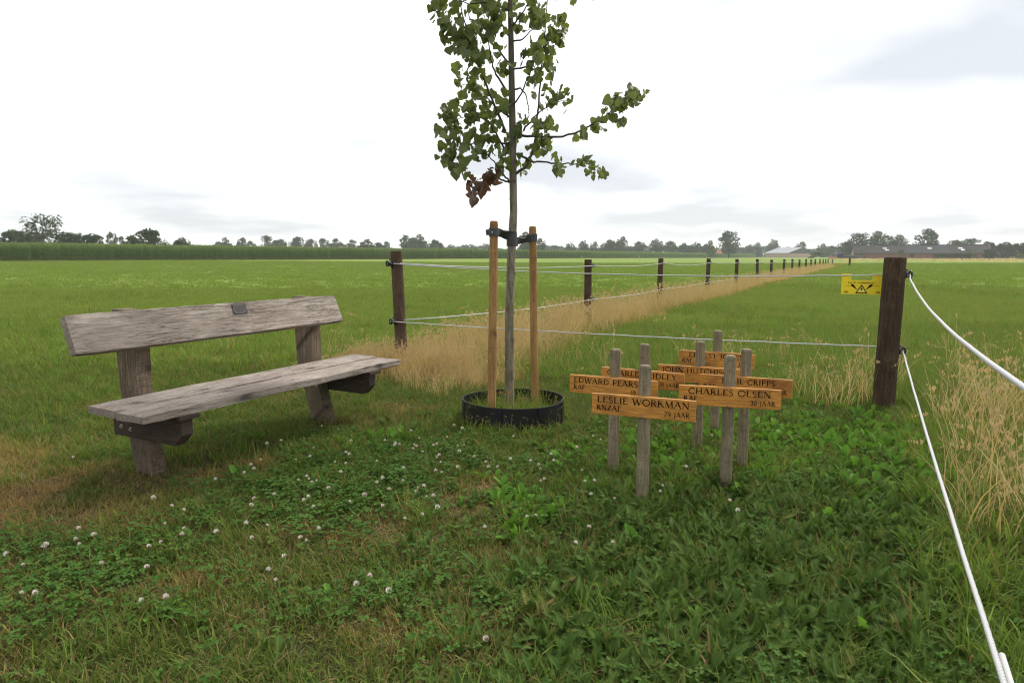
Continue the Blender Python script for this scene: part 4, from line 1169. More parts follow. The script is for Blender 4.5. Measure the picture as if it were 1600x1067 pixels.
# ------------------------------------------------------------------ fences
M_fpost = wood_mat("dark_creosoted_post", (.125, .082, .050), (.040, .027, .018), (.015, .011, .009), (12, 12, 1), .85, .6, knots=False, bumps=.5)
M_fpost2 = wood_mat("brown_fence_post", (.17, .110, .072), (.065, .043, .029), (.02, .015, .012), (12, 12, 1), .85, .5, knots=False, bumps=.5)
M_ins = plain_mat("black_insulator", (.012, .012, .013), .4, .2)
M_rope = plain_mat("white_fence_rope", (.50, .50, .49), .75, .28, 330, bumpy=.3)
def insulator_mesh():
    m = MB()
    m.lathe([(.030, 0), (.031, .006), (.026, .012), (.012, .016), (.010, .030)], 12)
    pts = [(.021 * math.cos(R(20 + 320 * k / 12)), .021 * math.sin(R(20 + 320 * k / 12)), .043) for k in range(13)]
    m.tube([(p[0], p[1] * .9, p[2]) for p in pts], .007, 6)
    for q in range(4):
        a = q * math.pi / 2 + .4; m.tube([(.027 * math.cos(a), .027 * math.sin(a), .0), (.036 * math.cos(a), .036 * math.sin(a), .008), (.030 * math.cos(a), .030 * math.sin(a), .018)], .006, 5)
    return m.mesh("insulator", M_ins, True)
INS = insulator_mesh()
def fence_post(base, top, r_, mat, lab, ins=(), seed=0, segs=16, group=None, isc=1.0):
    bx, by = base; tx, ty, tz_ = top; g0 = gzf(bx, by)
    s = thing("fence_post", lab, "fence post", (bx, by, g0), 0, group)
    m = MB(); zt = tz_ - g0
    m.lathe([(r_ * 1.03, -.3), (r_ * 1.02, 0), (r_, zt * .35), (r_ * .99, zt * .7), (r_ * .97, zt - .012), (r_ * .92, zt - .003), (r_ * .85, zt)], segs, .012, seed)
    o = m.build("shaft", mat, s)
    o.rotation_euler = (-math.atan2(ty - by, zt), math.atan2(tx - bx, zt), 0)
    for (px, py, pz, az) in ins:
        link_obj("insulator", INS, s, (px - bx, py - by, pz - g0), (0, R(90), R(az)), (isc, isc, isc))
    return s
ORD = ["first", "second", "third", "fourth", "fifth", "sixth", "seventh", "eighth", "ninth", "tenth", "eleventh", "twelfth", "thirteenth", "fourteenth", "fifteenth", "sixteenth", "seventeenth"]
fence_post((-1.21, 7.45), (-1.253, 7.45, 1.305), .064, M_fpost2, "brown corner fence post standing behind the far end of the bench", [(-1.292, 7.415, 1.168, 215), (-1.268, 7.405, .545, 215)], 1, 20, isc=1.35)
fence_post((3.044, 5.49), (3.060, 5.49, 1.24), .083, M_fpost, "thick dark corner fence post beside the yellow warning plate", [(3.132, 5.485, 1.103, 0), (3.124, 5.485, .490, 0)], 2, 24, isc=1.25)
FP = [(1.37, 12.3), (3.52, 16.36), (6.01, 21.07), (8.29, 25.37), (10.74, 30.0), (12.8, 33.89), (15.19, 38.4), (17.39, 42.56), (19.43, 46.41), (21.72, 50.75), (23.73, 54.52), (25.78, 58.41), (28.27, 63.11), (30.31, 66.96), (31.99, 70.12), (34.14, 74.2), (37.93, 81.34)]
rr = random.Random(9)
top_pts = [(-1.2, 7.39, 1.17)]; low_pts = [(-1.17, 7.39, .56)]
for k, (px, py) in enumerate(FP):
    zt = 1.25 - 5.2 * py / 1067 + rr.uniform(-.03, .03)
    g0 = gzf(px, py)
    iz, il = zt - .11, max(.40, .50 - .0015 * py)
    fence_post((px, py), (px + rr.gauss(0, .02), py + rr.gauss(0, .02), zt), .064 if k else .068, M_fpost, "%s dark post of the paddock fence counted from the bench corner" % ORD[k], [(px + .068, py - .012, iz, -25), (px + .068, py - .012, il, -25)], 10 + k, 12, "posts of the paddock fence")
    top_pts.append((px + .112, py - .03, iz)); low_pts.append((px + .112, py - .03, il))
def rope(name, pts, lab, sag, r_=.0055, seed=0, seg=8, nsub=14, laid=False):
    rr = random.Random(seed); path = []
    P3 = [Vector(p) for p in pts]
    for i in range(len(P3) - 1):
        sg = sag[i] if hasattr(sag, '__len__') else sag * rr.uniform(.6, 1.3)
        for k in range(nsub):
            t = k / nsub; q = P3[i].lerp(P3[i + 1], t); path.append(q - Vector((0, 0, 4 * sg * t * (1 - t))) + Vector((0, 0, rr.gauss(0, .0012))))
    path.append(P3[-1])
    m = MB()
    if not laid:
        m.tube(path, r_, seg)
    else:                                   # three strands laid round each other
        fine = []
        for i in range(len(path) - 1):
            nn_ = max(1, int((path[i + 1] - path[i]).length / .0065))
            fine += [path[i].lerp(path[i + 1], q / nn_) for q in range(nn_)]
        fine.append(path[-1])
        for st_ in range(3):
            hel = []; l_ = 0
            for i, p in enumerate(fine):
                t_v = (fine[min(i + 1, len(fine) - 1)] - fine[max(i - 1, 0)]).normalized(); a_v = t_v.cross(Vector((0, 0, 1))).normalized(); b_v = t_v.cross(a_v)
                l_ += (p - fine[i - 1]).length if i else 0
                an = l_ / .034 * 6.283 + st_ * 2.094
                hel.append(p + (a_v * math.cos(an) + b_v * math.sin(an)) * (r_ * .48))
            m.tube(hel, r_ * .60, 6)
    o = m.build(name, M_rope, smooth=True)
    return tag(o, lab, "rope", "white ropes of the electric fence")
rope("fence_rope", top_pts, "upper white rope along the paddock fence running away to the barns", .06, .0065, 1, 6, 8)
rope("fence_rope", low_pts, "lower white rope along the paddock fence above the dry grass", .03, .0065, 2, 6, 8)
rope("fence_rope", [(-1.335, 7.405, 1.172), (3.12, 5.60, 1.098)], "upper white rope across between the two corner posts, carrying the warning plate", [.055], .0055, 3, 8, 40)
rope("fence_rope", [(-1.325, 7.385, .545), (3.1, 5.60, .505)], "lower white rope crossing behind the tree and the name boards", [.02], .0055, 4, 8, 40)
dR = Vector((-FD[0], -FD[1], 0))
def along(t, z):
    return (3.18 + dR.x * t, 5.485 + dR.y * t, z)
r1 = rope("fence_rope", [(3.15, 5.49, 1.103), (3.185, 5.48, 1.098), along(.15, 1.075), along(.6, 1.052), along(6.2, 1.085)], "upper white rope sagging from the thick corner post towards the right edge", [0, 0, .003, .078], .0058, 5, 10, 16, True)
r2 = rope("fence_rope", [(3.15, 5.49, .490), (3.165, 5.48, .485), along(.12, .462), along(6.2, .535)], "lower white rope running from the thick corner post to the bottom right corner", [0, 0, .03], .0058, 6, 10, 16, True)
m = MB(); pa = [along(t, .508 - .0045 * t) for t in (4.80, 5.0, 5.25)]
m.tube([(p[0] + .016, p[1] - .005, p[2] - .004) for p in pa], .0062, 10); m.build("rope_tail", M_rope, r2, smooth=True)

# warning plate on the upper cross rope
M_yel = plain_mat("yellow_plastic", (.86, .66, .012), .5, .06, 10)
M_blk = plain_mat("black_print", (.010, .009, .006), .9, .1, spec=.05)
M_pale = plain_mat("pale_yellow_print", (.80, .68, .12), .6, .05)
c0 = Vector((2.765, 5.745, 1.098)); cdir = (Vector((3.12, 5.60, 0)) - Vector((-1.335, 7.405, 0))).normalized()
plate = thing("warning_plate", "yellow electric fence warning plate hanging on the rope beside the thick corner post", "sign", tuple(c0), math.atan2(cdir.y, cdir.x))
W_, H_ = .315, .165
m = MB()
m.box(0, .072, -.002, .002, -.048, .004); m.box(W_ - .085, W_, -.002, .002, -.048, .004); m.box(0, W_, -.002, .002, -H_, -.048)
pl_o = m.build("plate", M_yel, plate)
m = MB()
tw = text_width("PAS OP ! SCHRIKDRAAD !", .0125, .16)
lettering(m, "PAS OP ! SCHRIKDRAAD !", (W_ - tw) / 2 - .005, -.076, .0125, -.0026, .16, 1.5, 1.0, serif=False)
m.build("lettering", M_blk, plate, fixn=False)
m = MB(); cx, zb_, s_ = W_ / 2 - .005, -.158, .094
def tri(s, y, zz=0): return [(cx - s / 2, y, zb_ + zz), (cx + s / 2, y, zb_ + zz), (cx, y, zb_ + zz + s * .82)]
m.add(tri(s_, -.0026), [(0, 1, 2)]); m.build("triangle_border", M_blk, plate, fixn=False)
m = MB(); m.add(tri(s_ * .70, -.0032, .0085), [(0, 1, 2)]); m.build("triangle_field", M_pale, plate, fixn=False)
m = MB(); bz = zb_ + .014
m.add([(cx + .004, -.0038, bz + .046), (cx - .011, -.0038, bz + .020), (cx - .001, -.0038, bz + .022), (cx - .006, -.0038, bz), (cx + .011, -.0038, bz + .028), (cx + .002, -.0038, bz + .026)], [(0, 1, 2, 5), (5, 2, 3, 4)]); m.build("lightning_bolt", M_blk, plate, fixn=False)
for sgn in (-1, 1):                                                    # hands pointing at the triangle
    m = MB(); hx, hz = cx + sgn * .052, -.113
    pal = [(0, 0), (.020, .012), (.030, .026), (.022, .034), (.006, .026), (-.004, .010)]
    m.add([(hx + sgn * p[0], -.0026, hz + p[1]) for p in pal], [tuple(range(6))])
    m.add([(hx + sgn * p[0], -.0026, hz + p[1]) for p in ((-.004, .010), (0, 0), (-.014, -.012), (-.018, -.008))], [(0, 1, 2, 3)])
    m.build("hand", M_blk, plate, fixn=False)
m = MB()
for k in range(5):
    m.box(.022 + .007 * k, .026 + .007 * k, -.0028, -.0024, -.155, -.138); m.box(W_ - .056 + .007 * k, W_ - .052 + .007 * k, -.0028, -.0024, -.155, -.138)
m.box(.03, .085, -.0028, -.0024, -.095, -.093); m.box(W_ - .09, W_ - .03, -.0028, -.0024, -.095, -.093)
m.build("small_print", M_blk, plate)

# ------------------------------------------------------------------ clover flowers
FLOWERS = [(-1.3,4.56),(-1.44,4.15),(-1.51,4.1),(-1.22,4.09),(-1.45,3.83),(-1.17,3.85),(-1.01,3.78),(-1.45,3.68),(-1.4,3.59),(-1.44,3.56),(-1.57,3.5),(-1.22,3.74),(-1.12,3.46),(-1.05,3.42),(-1.07,3.45),(-1.03,3.4),(-1.02,3.45),(-0.91,3.27),(-0.99,3.13),(-0.98,3.17),(-0.94,3.11),(-1.23,3.14),(-1.23,3.1),(-1.53,3.06),(-1.58,3.05),(-1.71,3.14),(-1.5,2.83),(-1.43,2.85),(-1.39,2.75),(-1.27,2.81),(-1.17,2.88),(-1.07,2.86),(-1.09,2.74),(-0.9,2.78),(-0.83,2.81),(-0.85,2.7),(-1.43,2.66),(-1.47,2.64),(-1.84,2.78),(-1.81,2.71),(-1.73,2.61),(-1.76,2.75),(-1.89,2.63),(-1.88,2.63),(-1.98,2.55),(-1.85,2.46),(-1.56,2.47),(-1.36,2.42),(-1.7,2.24),(-1.63,2.21),(-1.28,2.23),(-1.19,2.22),(-0.93,2.48),(-0.87,2.39),(-0.91,2.6),(-2.56,3.87),(-1.17,3.24),(-0.4,4.61),(-0.34,4.56),(-0.42,4.33),(-0.68,4.49),(-0.74,4.21),(-0.73,4.15),(-0.81,4.24),(-0.71,4.19),(-0.6,4.15),(-0.6,4.3),(-0.6,4.03),(-0.6,4.09),(-0.53,3.94),(-0.48,4.08),(-0.47,4.17),(-0.43,3.93),(-0.44,3.89),(-0.34,4.16),(-0.32,4.04),(-0.3,4.15),(-1.01,4.18),(-0.99,3.96),(-0.95,3.88),(-0.76,3.72),(-0.92,3.67),(-0.91,3.51),(-0.59,3.6),(-0.67,3.43),(-0.7,3.41),(-0.56,3.39),(-0.45,3.37),(-0.47,3.3),(-0.48,3.32),(-0.38,3.58),(-0.41,3.56),(-0.4,3.73),(-0.3,3.66),(-0.22,3.86),(-0.15,3.79),(-0.13,3.67),(-0.08,3.7),(-0.01,3.8),(0.01,4.33),(0.11,3.85),(0.23,3.88),(0.24,3.8),(0.16,3.69),(0.15,3.7),(0.15,3.46),(0.17,3.46),(0.38,3.58),(0.38,3.44),(0.43,3.44),(0.39,3.25),(0.5,3.21),(0.4,4.12),(0.53,4.34),(0.57,4.28),(-0.78,3.17),(-0.61,3.11),(-0.73,3.26),(-0.61,3.27),(-0.38,3.19),(-0.35,3.08),(-0.41,3.0),(-0.48,2.94),(-0.12,2.86),(0.07,2.98),(0.11,3.03),(0.34,2.88),(0.42,2.72),(0.26,2.67),(-0.52,2.37),(-0.44,2.31),(-0.56,2.33),(-0.42,3.24),(0.77,3.38),(0.74,3.29),(-0.08,1.98),(1.04,3.14),(1.06,3.08),(0.95,3.61),(1.3,4.33)]
M_fl, nt, b = nmat("clover_petals")
at = N(nt, "ShaderNodeAttribute", attribute_name="bl"); sp = N(nt, "ShaderNodeSeparateXYZ"); nt.links.new(at.outputs["Vector"], sp.inputs[0])
oi = N(nt, "ShaderNodeObjectInfo")
cw = mixc(nt, oi.outputs["Random"], (.62, .58, .50), (.70, .62, .56))
nt.links.new(mixc(nt, mth(nt, 'ADD', sp.outputs[0], mth(nt, 'MULTIPLY', mth(nt, 'SUBTRACT', oi.outputs["Random"], .6), .7), True), cw, (.30, .17, .10)), b.inputs["Base Color"])
b.inputs["Roughness"].default_value = .8
def flower_mesh(seed):
    rr = random.Random(seed); V = []; F = []; BL = []
    for i in range(46):
        zc = 1 - 1.7 * (i + .5) / 46; a = i * 2.399; r_ = math.sqrt(max(0, 1 - zc * zc))
        dv = Vector((r_ * math.cos(a), r_ * math.sin(a), zc)); up = (dv + Vector((0, 0, .9))).normalized(); sd = dv.cross(Vector((0, 0, 1)))
        sd = sd.normalized() if sd.length > .05 else Vector((1, 0, 0))
        c = dv * .0065; L = rr.uniform(.0055, .0085); w = .0016; o = len(V)
        br = 1.0 if zc < -.25 else 0.0
        V += [tuple(c - sd * w * .5), tuple(c + sd * w * .5), tuple(c + up * L * .7 + sd * w), tuple(c + up * L), tuple(c + up * L * .7 - sd * w)]; BL += [(br * .8, 0, 0)] * 5
        F.append((o, o + 1, o + 2, o + 3, o + 4))
    me = bpy.data.meshes.new("flower_head"); me.from_pydata(V, [], F); set_bl(me, BL); me.materials.append(M_fl)
    return me
FLM = [flower_mesh(k) for k in range(5)]
m = MB(); m.tube([(0, 0, -.03), (.002, .001, .02), (0, 0, .055)], .0011, 4)
M_stem = plain_mat("flower_stem", (.09, .15, .04), .6, .2)
STM = m.mesh("stem", M_stem)
rr = random.Random(77)
for (fx, fy) in FLOWERS:
    s = thing("clover_flower", "small round white clover flower head standing in the turf", "flower", (fx, fy, gzf(fx, fy) + rr.uniform(.012, .045)), rr.uniform(0, 6.28), "white clover flowers in the turf")
    link_obj("stem", STM, s)
    k_ = rr.uniform(.62, 1.05)
    link_obj("flower_head", rr.choice(FLM), s, (0, 0, .057), (rr.gauss(0, .25), rr.gauss(0, .25), 0), (k_, k_, k_))

# ------------------------------------------------------------------ trees round the fields
def card_cloud(c, s, g_, stretch=1.0):
    """a leaf clump (one bent diamond) at every centre"""
    n = len(c); u = g_.normal(size=(n, 3)); u[:, 2] *= stretch; u /= np.linalg.norm(u, axis=1)[:, None]
    w = np.cross(u, g_.normal(size=(n, 3))); w /= np.linalg.norm(w, axis=1)[:, None]; s = s[:, None]
    V = np.stack([c - u * s, c + w * s * .75, c + u * s, c - w * s * .75], 1).reshape(-1, 3)
    BL = np.zeros((n, 4, 3)); BL[:, :, 1] = g_.random(n)[:, None]
    return V.tolist(), np.arange(4 * n).reshape(n, 4).tolist(), BL.reshape(-1, 3)
def crown_mesh(name, seed, mat, nblob=14, nq=1500, qs=.05, base=.22, flat=1.0, narrow=1.0):
    """unit tree: height 1, crown half width .5; leaf clumps spread over uneven lobes"""
    rr = np.random.default_rng(seed); V = []; F = []; BL = []
    blobs = []
    for i in range(nblob):
        zc = base + .06 + (.80 - base) * rr.random() ** 1.2; prof = math.sin(math.pi * min(1, (zc - base) / (1 - base) * .85 + .12)) ** .6
        a = rr.uniform(0, 6.283); r_ = .36 * prof * math.sqrt(rr.random()) * narrow
        blobs.append((r_ * math.cos(a), r_ * math.sin(a), zc, rr.uniform(.10, .19) * (1.1 if zc < .6 else .9)))
    blobs.append((0, 0, .5 + base / 2, .2)); blobs.append((0.03, 0, .86, .13))
    B_ = np.array(blobs)[rr.integers(0, len(blobs), nq)]
    d_ = rr.normal(size=(nq, 3)); d_ /= np.linalg.norm(d_, axis=1)[:, None]
    c = B_[:, :3] + d_ * B_[:, 3:] * np.array([1.15, 1.15, .8 * flat]) * rr.uniform(.55, 1.08, nq)[:, None]
    c[:, 2] = np.minimum(c[:, 2], 1 - rr.uniform(0, .03, nq))
    V, F, BL = card_cloud(c, qs * rr.uniform(.35, .7, nq), rr)
    me = bpy.data.meshes.new(name); me.from_pydata(V, [], F); set_bl(me, BL); me.materials.append(mat)
    return me
def trunk_mesh(seed):
    rr = random.Random(seed); m = MB()
    m.tube([(0, 0, -.03), (0, 0, .1), (.01, .01, .3), (0, .01, .6), (.01, 0, .85)], [.035, .028, .022, .013, .004], 7)
    for k in range(6):
        a = rr.uniform(0, 6.28); z0 = rr.uniform(.22, .5); L = rr.uniform(.2, .34)
        m.tube([(0, 0, z0), (math.cos(a) * L * .5, math.sin(a) * L * .5, z0 + L * .45), (math.cos(a) * L, math.sin(a) * L, z0 + L * .75)], [.014, .009, .003], 5)
    return m.mesh("trunk", M_trunkf)
M_trunkf = plain_mat("far_bark", (.07, .055, .042), .9, .3, 3)
M_cr = plant_mat("oak_foliage", (.026, .046, .016), (.060, .088, .030), (.10, .10, .04), .2, tip=0)
M_crl = plant_mat("light_foliage", (.06, .10, .025), (.11, .16, .045), (.12, .14, .05), .25, tip=0)
M_crd = plant_mat("hedge_foliage", (.022, .045, .013), (.052, .085, .024), (.08, .09, .03), .2, tip=0)
M_con = plant_mat("conifer_foliage", (.014, .026, .011), (.030, .046, .019), (.04, .05, .02), .1, tip=0)
CRV = [crown_mesh("crown", 700 + k, M_cr, 24 + k % 4, 2600, .055, .0) for k in range(6)]
CRB = [crown_mesh("crown", 720 + k, M_cr, 22, 3600, .044, .14) for k in range(4)]
CRA = crown_mesh("crown", 741, M_crd, 22, 1900, .038, .12)
CRD = [crown_mesh("crown", 750 + k, M_crd, 26, 2600, .06, .0) for k in range(3)]
CRL = [crown_mesh("crown", 760 + k, M_crl, 12, 1100, .07, .0) for k in range(2)]
TRV = [trunk_mesh(780 + k) for k in range(3)]
rr = random.Random(31)
def far_tree(x, y, h, w, crown, label, group, name="broadleaf_tree", trunk_=True):
    s = thing(name, label, "bush" if "bush" in name else "tree", (x, y, gzf(x, y)), rr.uniform(0, 6.28), group)
    k_ = rr.uniform(.92, 1.08)
    link_obj("crown", crown, s, scl=(2.15 * w * k_, 2.15 * w / k_, h * 1.03))
    if trunk_:
        link_obj("trunk", rr.choice(TRV), s, scl=(h * .9, h * .9, h))
FAR = [(-192,330,12.5,3.7),(-192,340,10.9,3.2),(-201,420,10.9,3.5),(-201,430,10.7,2.8),(-171,410,12.2,5.4),(-164,420,12.5,4.7),(-167,440,11.0,4.1),(-142,400,13.4,3.7),(-144,430,11.9,4.8),(-134,430,13.5,4.8),(-131,450,12.4,5.1),(-118,430,12.3,5.2),(-115,450,12.8,5.1),(-105,450,12.0,5.1),(-69,330,9.1,4.6),(-79,430,10.4,4.8),(-62,400,13.4,6.0),(-54,400,13.8,6.0),(-48,420,11.3,4.7),(-55,620,11.5,9.3),(-39,640,12.4,9.6),(-24,620,12.7,7.0),(8,400,15.2,6.7),(17,420,12.1,4.7),(38,600,10.6,6.7)]
FAR2 = [(41,480,10.5,4.5),(48,460,11.8,4.7),(58,480,11.4,4.5),(63,450,12.0,5.9),(71,440,13.8,5.4),(88,480,11.4,5.8),(94,450,12.4,6.3),(108,470,11.6,5.3),(120,480,10.5,4.5),(123,460,10.6,5.2),(132,460,11.4,5.6)]
FAR3 = [(175,540,11.2,5.3),(190,550,10.5,4.5),(200,560,12.4,5.4),(212,560,15.0,4.7),(236,560,13.0,6.2),(244,540,11.0,5.0),(226,470,9.5,5.2),(228,450,9.8,4.6)]
FAR += [(x_ + rr.uniform(-7, 7), y_ + rr.uniform(5, 25), h_ * rr.uniform(.7, .95), w_ * rr.uniform(.9, 1.3)) for (x_, y_, h_, w_) in FAR[4:]]
FAR2 += [(x_ + rr.uniform(-7, 7), y_ + rr.uniform(5, 25), h_ * rr.uniform(.7, .95), w_ * rr.uniform(.9, 1.3)) for (x_, y_, h_, w_) in FAR2]
FAR3 += [(x_ + rr.uniform(-7, 7), y_ + rr.uniform(5, 25), h_ * rr.uniform(.7, .95), w_ * rr.uniform(.9, 1.3)) for (x_, y_, h_, w_) in FAR3]
for q in FAR: far_tree(*q, rr.choice(CRV), "hazy grey green tree standing far off behind the maize field", "hazy trees behind the maize")
for q in FAR2: far_tree(*q, rr.choice(CRV), "grey green tree in the treeline between the young tree and the tall lone tree", "treeline right of the young tree")
for q in FAR3: far_tree(*q, rr.choice(CRV), "grey green tree rising behind the pale roofed shed and its neighbours", "trees behind the pale roofed shed")
far_tree(-112, 165, 10.8, 4.9, CRA, "airy tall tree above the hedge at the far left", None)
for (q, lb) in (((-134, 185, 7.9, 4.6), "dark bushy tree at the left edge behind the maize"), ((-125, 180, 7.2, 4.4), "dark bushy tree just left of the airy tall tree"), ((-116, 180, 7.2, 4.7), "dark bushy tree at the foot of the airy tall tree, on its right"), ((-113, 185, 6.9, 3.8), "lowest dark bushy tree, right end of the left hedge")):
    far_tree(*q, rr.choice(CRD), lb, "dark bushy trees at far left")
far_tree(-90, 172, 7.7, 4.2, CRD[0], "round dark green bush poking above the maize", None, "round_bush", False)
far_tree(-98, 178, 6.3, 2.6, CRD[1], "low dark bush left of the round bush above the maize", None, "round_bush", False)
far_tree(-92, 192, 6.0, 2.8, CRD[2], "low dark bush right of the round bush above the maize", None, "round_bush", False)
far_tree(94, 400, 7.9, 3.2, CRL[0], "light green rounded tree in the treeline, left one of two", "light green trees before the treeline", trunk_=False)
far_tree(110, 380, 6.9, 3.4, CRL[1], "light green rounded tree in the treeline, nearer the tall lone tree", "light green trees before the treeline", trunk_=False)
far_tree(126, 400, 15.6, 7.3, CRB[0], "tall lone tree standing out of the middle treeline", None)
far_tree(180, 360, 13.2, 7.8, CRB[1], "large oak behind the left end of the brick barn", "oaks behind the brick barn")
far_tree(188, 356, 13.9, 8.2, CRB[2], "large oak behind the barn, right half of the widest crown", "oaks behind the brick barn")
far_tree(202, 360, 12.4, 6.4, CRB[3], "oak behind the barn just right of the widest crown", "oaks behind the brick barn")
far_tree(212, 352, 15.1, 6.4, CRB[0], "tallest oak behind the middle of the brick barn", "oaks behind the brick barn")
far_tree(245, 380, 10.2, 5.0, CRV[1], "small tree behind the right end of the brick barn roof", "oaks behind the brick barn")
far_tree(255, 382, 11.0, 8.4, CRV[2], "broad low tree behind the right end of the brick barn", "oaks behind the brick barn")
for (q, lb) in (((268, 390, 9.6, 5.4), "tree rising behind the left end of the conifer hedge"), ((285, 398, 9.4, 5.6), "tree rising behind the middle of the conifer hedge"), ((299, 400, 9.8, 5.2), "tree rising behind the conifer hedge at the right edge")):
    far_tree(*q, rr.choice(CRV), lb, "trees behind the conifer hedge")

# far wood that closes the horizon
g_ = np.random.default_rng(5); n = 22000
D_ = g_.uniform(680, 760, n); x_ = g_.uniform(-.85, .85, n) * D_
top = 5.0 + 9.0 * fnoise(x_, x_ * 0, 38, 4)
V, F, BL = card_cloud(np.stack([x_, D_, top * (1 - g_.random(n) ** 2 * .98)], 1), g_.uniform(.8, 1.8, n), g_)
me = bpy.data.meshes.new("distant_wood"); me.from_pydata(V, [], F); set_bl(me, BL); me.materials.append(M_cr)
tag(link_obj("distant_wood", me), "low far off wood closing the horizon", "wood", kind="stuff")

# ------------------------------------------------------------------ farm buildings
def brick_mat(name, c1, c2):
    m, nt, b = nmat(name); t2 = N(nt, "ShaderNodeTexCoord")
    n = noise(nt, t2.outputs["Object"], 3, 5, .7)
    nt.links.new(mixc(nt, n, c1, c2), b.inputs["Base Color"]); b.inputs["Roughness"].default_value = .9; b.inputs["Specular IOR Level"].default_value = .08
    return m
M_brick = brick_mat("red_brick", (.17, .072, .052), (.26, .125, .092))
M_brickp = brick_mat("pale_brick", (.38, .25, .19), (.48, .33, .26))
M_roof = brick_mat("grey_corrugated_roof", (.034, .031, .031), (.056, .050, .050))
M_roof2 = brick_mat("mid_grey_corrugated_roof", (.042, .042, .045), (.064, .062, .066))
M_roofp = plain_mat("pale_metal_roof", (.34, .34, .365), .6, .06, 1, spec=.15)
M_red = brick_mat("red_tiles", (.24, .075, .05), (.32, .115, .075))
M_clad = plain_mat("dark_cladding", (.065, .075, .082), .8, .15, 2, spec=.1)
M_sky = plain_mat("skylight_glass", (.36, .37, .385), .5, .05, spec=.2)
M_dark = plain_mat("dark_door", (.03, .03, .032), .6, .2, 3)
M_tarp = plain_mat("black_tarpaulin", (.018, .018, .020), .85, .4, 2, bumpy=.6, spec=.1)
M_blue = plain_mat("blue_bag", (.022, .026, .07), .8, .2, spec=.1)

barn = thing("brick_barn", "long low red brick barn with grey roof and pale skylights", "barn", (149, 300, gzf(149, 300)), math.atan2(-.37, .93))
m = MB(); m.box(0, 51, 0, .3, -.5, 2.5); m.box(0, 51, 11.7, 12, -.5, 2.5); m.build("wall", M_brick, barn)
for x0 in (0.0, 50.7):
    m = MB(); m.prism([(0.302, -.5), (11.698, -.5), (11.698, 2.5), (6, 5.6), (.302, 2.5)], 'x', x0, x0 + .3); m.build("gable", M_brickp if x0 == 0 else M_brick, barn)
secs = ((-.4, 20, M_roof), (20.02, 36, M_roof2), (36.02, 49.2, M_roof))
for (a, bq, mt) in secs:
    for sg in (0, 1):
        y0, z0, y1, z1 = (-.5, 2.28, 6, 5.78) if sg == 0 else (12.5, 2.28, 6, 5.78)
        m = MB(); m.prism([(y0, z0), (y1, z1), (y1, z1 + .16), (y0, z0 + .16)] if sg == 0 else [(y0, z0), (y0, z0 + .16), (y1, z1 + .16), (y1, z1)], 'x', a, bq)
        m.build("roof_slope", mt, barn)
m = MB(); m.add([(49.22, -.5, 2.30), (52.4, -.5, 2.30), (52.4, 12.5, 2.30), (49.22, 12.5, 2.30), (49.22, 6, 5.94)], [(0, 1, 4), (1, 2, 4), (2, 3, 4), (0, 4, 3), (0, 3, 2, 1)]); m.build("hip_end", M_roof2, barn)
m = MB(); m.box(-.45, 49.2, 5.8, 6.2, 5.93, 6.05); m.build("ridge_cap", M_roof, barn)
for (xx, yy) in ((12.2, 3.3), (12.9, 1.9), (29.0, 3.2), (40.2, 3.2), (40.9, 1.9)):
    zz = 2.28 + (yy + .5) / 6.5 * 3.5 + .17
    m = MB(); m.box(-.75, .75, -.55, .55, 0, .08); m.build("skylight", M_sky, barn, loc=(xx, yy, zz), rot=(math.atan2(3.5, 6.5), 0, 0))
for xx in (21.5, 31.0, 44.0):
    m = MB(); m.box(xx, xx + 1.6, -.06, -.003, 0, 2.0); m.build("door", M_dark, barn)
m = MB(); m.box(-.06, -.003, 5.3, 6.7, 2.6, 3.6); m.build("gable_hatch", M_sky, barn)

shed = thing("farm_shed", "shed with pale metal roof and dark grey gable left of the brick barn", "shed", (219, 520, 0), .252)
# local x across the gable, local y back along the ridge
m = MB(); m.box(-11.5, -11.2, 0, 29, -.5, 3.4); m.box(11.2, 11.5, 0, 29, -.5, 3.4); m.build("wall", M_brickp, shed)
m = MB(); m.box(-11.2, 11.2, .002, .25, -.5, 3.0); m.build("gable_foot", M_brickp, shed)
m = MB(); m.prism([(-11.6, 3.002), (11.6, 3.002), (11.6, 3.4), (0, 7.4), (-11.6, 3.4)], 'y', 0, .3); m.build("gable", M_clad, shed)
for sg in (-1, 1):
    m = MB(); m.prism([(sg * 12.2, 3.25), (0, 7.5), (0, 7.75), (sg * 12.2, 3.5)], 'y', -.4, 29.3); m.build("roof_slope", M_roofp if sg < 0 else M_clad, shed)
for (x_, y_, L, hh, lb) in ((170, 560, 17, 4.2, "red roofed farmhouse behind the maize, left of the shed"), (157, 590, 14, 3.9, "small grey brown roofed house far left of the shed")):
    h_ = thing("farm_house", lb, "house", (x_, y_, 0), .12)
    m = MB(); m.box(-L / 2, L / 2, -4, -3.7, -.5, 2.9); m.box(-L / 2, L / 2, 3.7, 4, -.5, 2.9); m.build("wall", M_brickp, h_)
    for sg in (-1, 1):
        m = MB(); m.prism([(-3.69, -.5), (3.69, -.5), (3.69, 2.9), (0, hh + 1.5), (-3.69, 2.9)], 'x', sg * L / 2 - .15, sg * L / 2 + .15); m.build("gable", M_brickp, h_)
        m = MB(); m.prism([(sg * 4.5, 2.6), (0, hh + 1.8), (0, hh + 2.0), (sg * 4.5, 2.8)], 'x', -L / 2 - .4, L / 2 + .4); m.build("roof_slope", M_red if L > 15 else M_roof, h_)
hut = thing("brick_hut", "tiny pinkish hut with gabled roof at the end of the paddock fence", "hut", (122, 262, 0), -.3)
m = MB(); m.box(-1.4, 1.4, -1.4, 1.4, -.3, 1.0); m.build("wall", M_brickp, hut)
m = MB(); m.prism([(-1.6, .98), (1.6, .98), (0, 1.75)], 'y', -1.55, 1.55); m.build("roof", M_brick, hut)
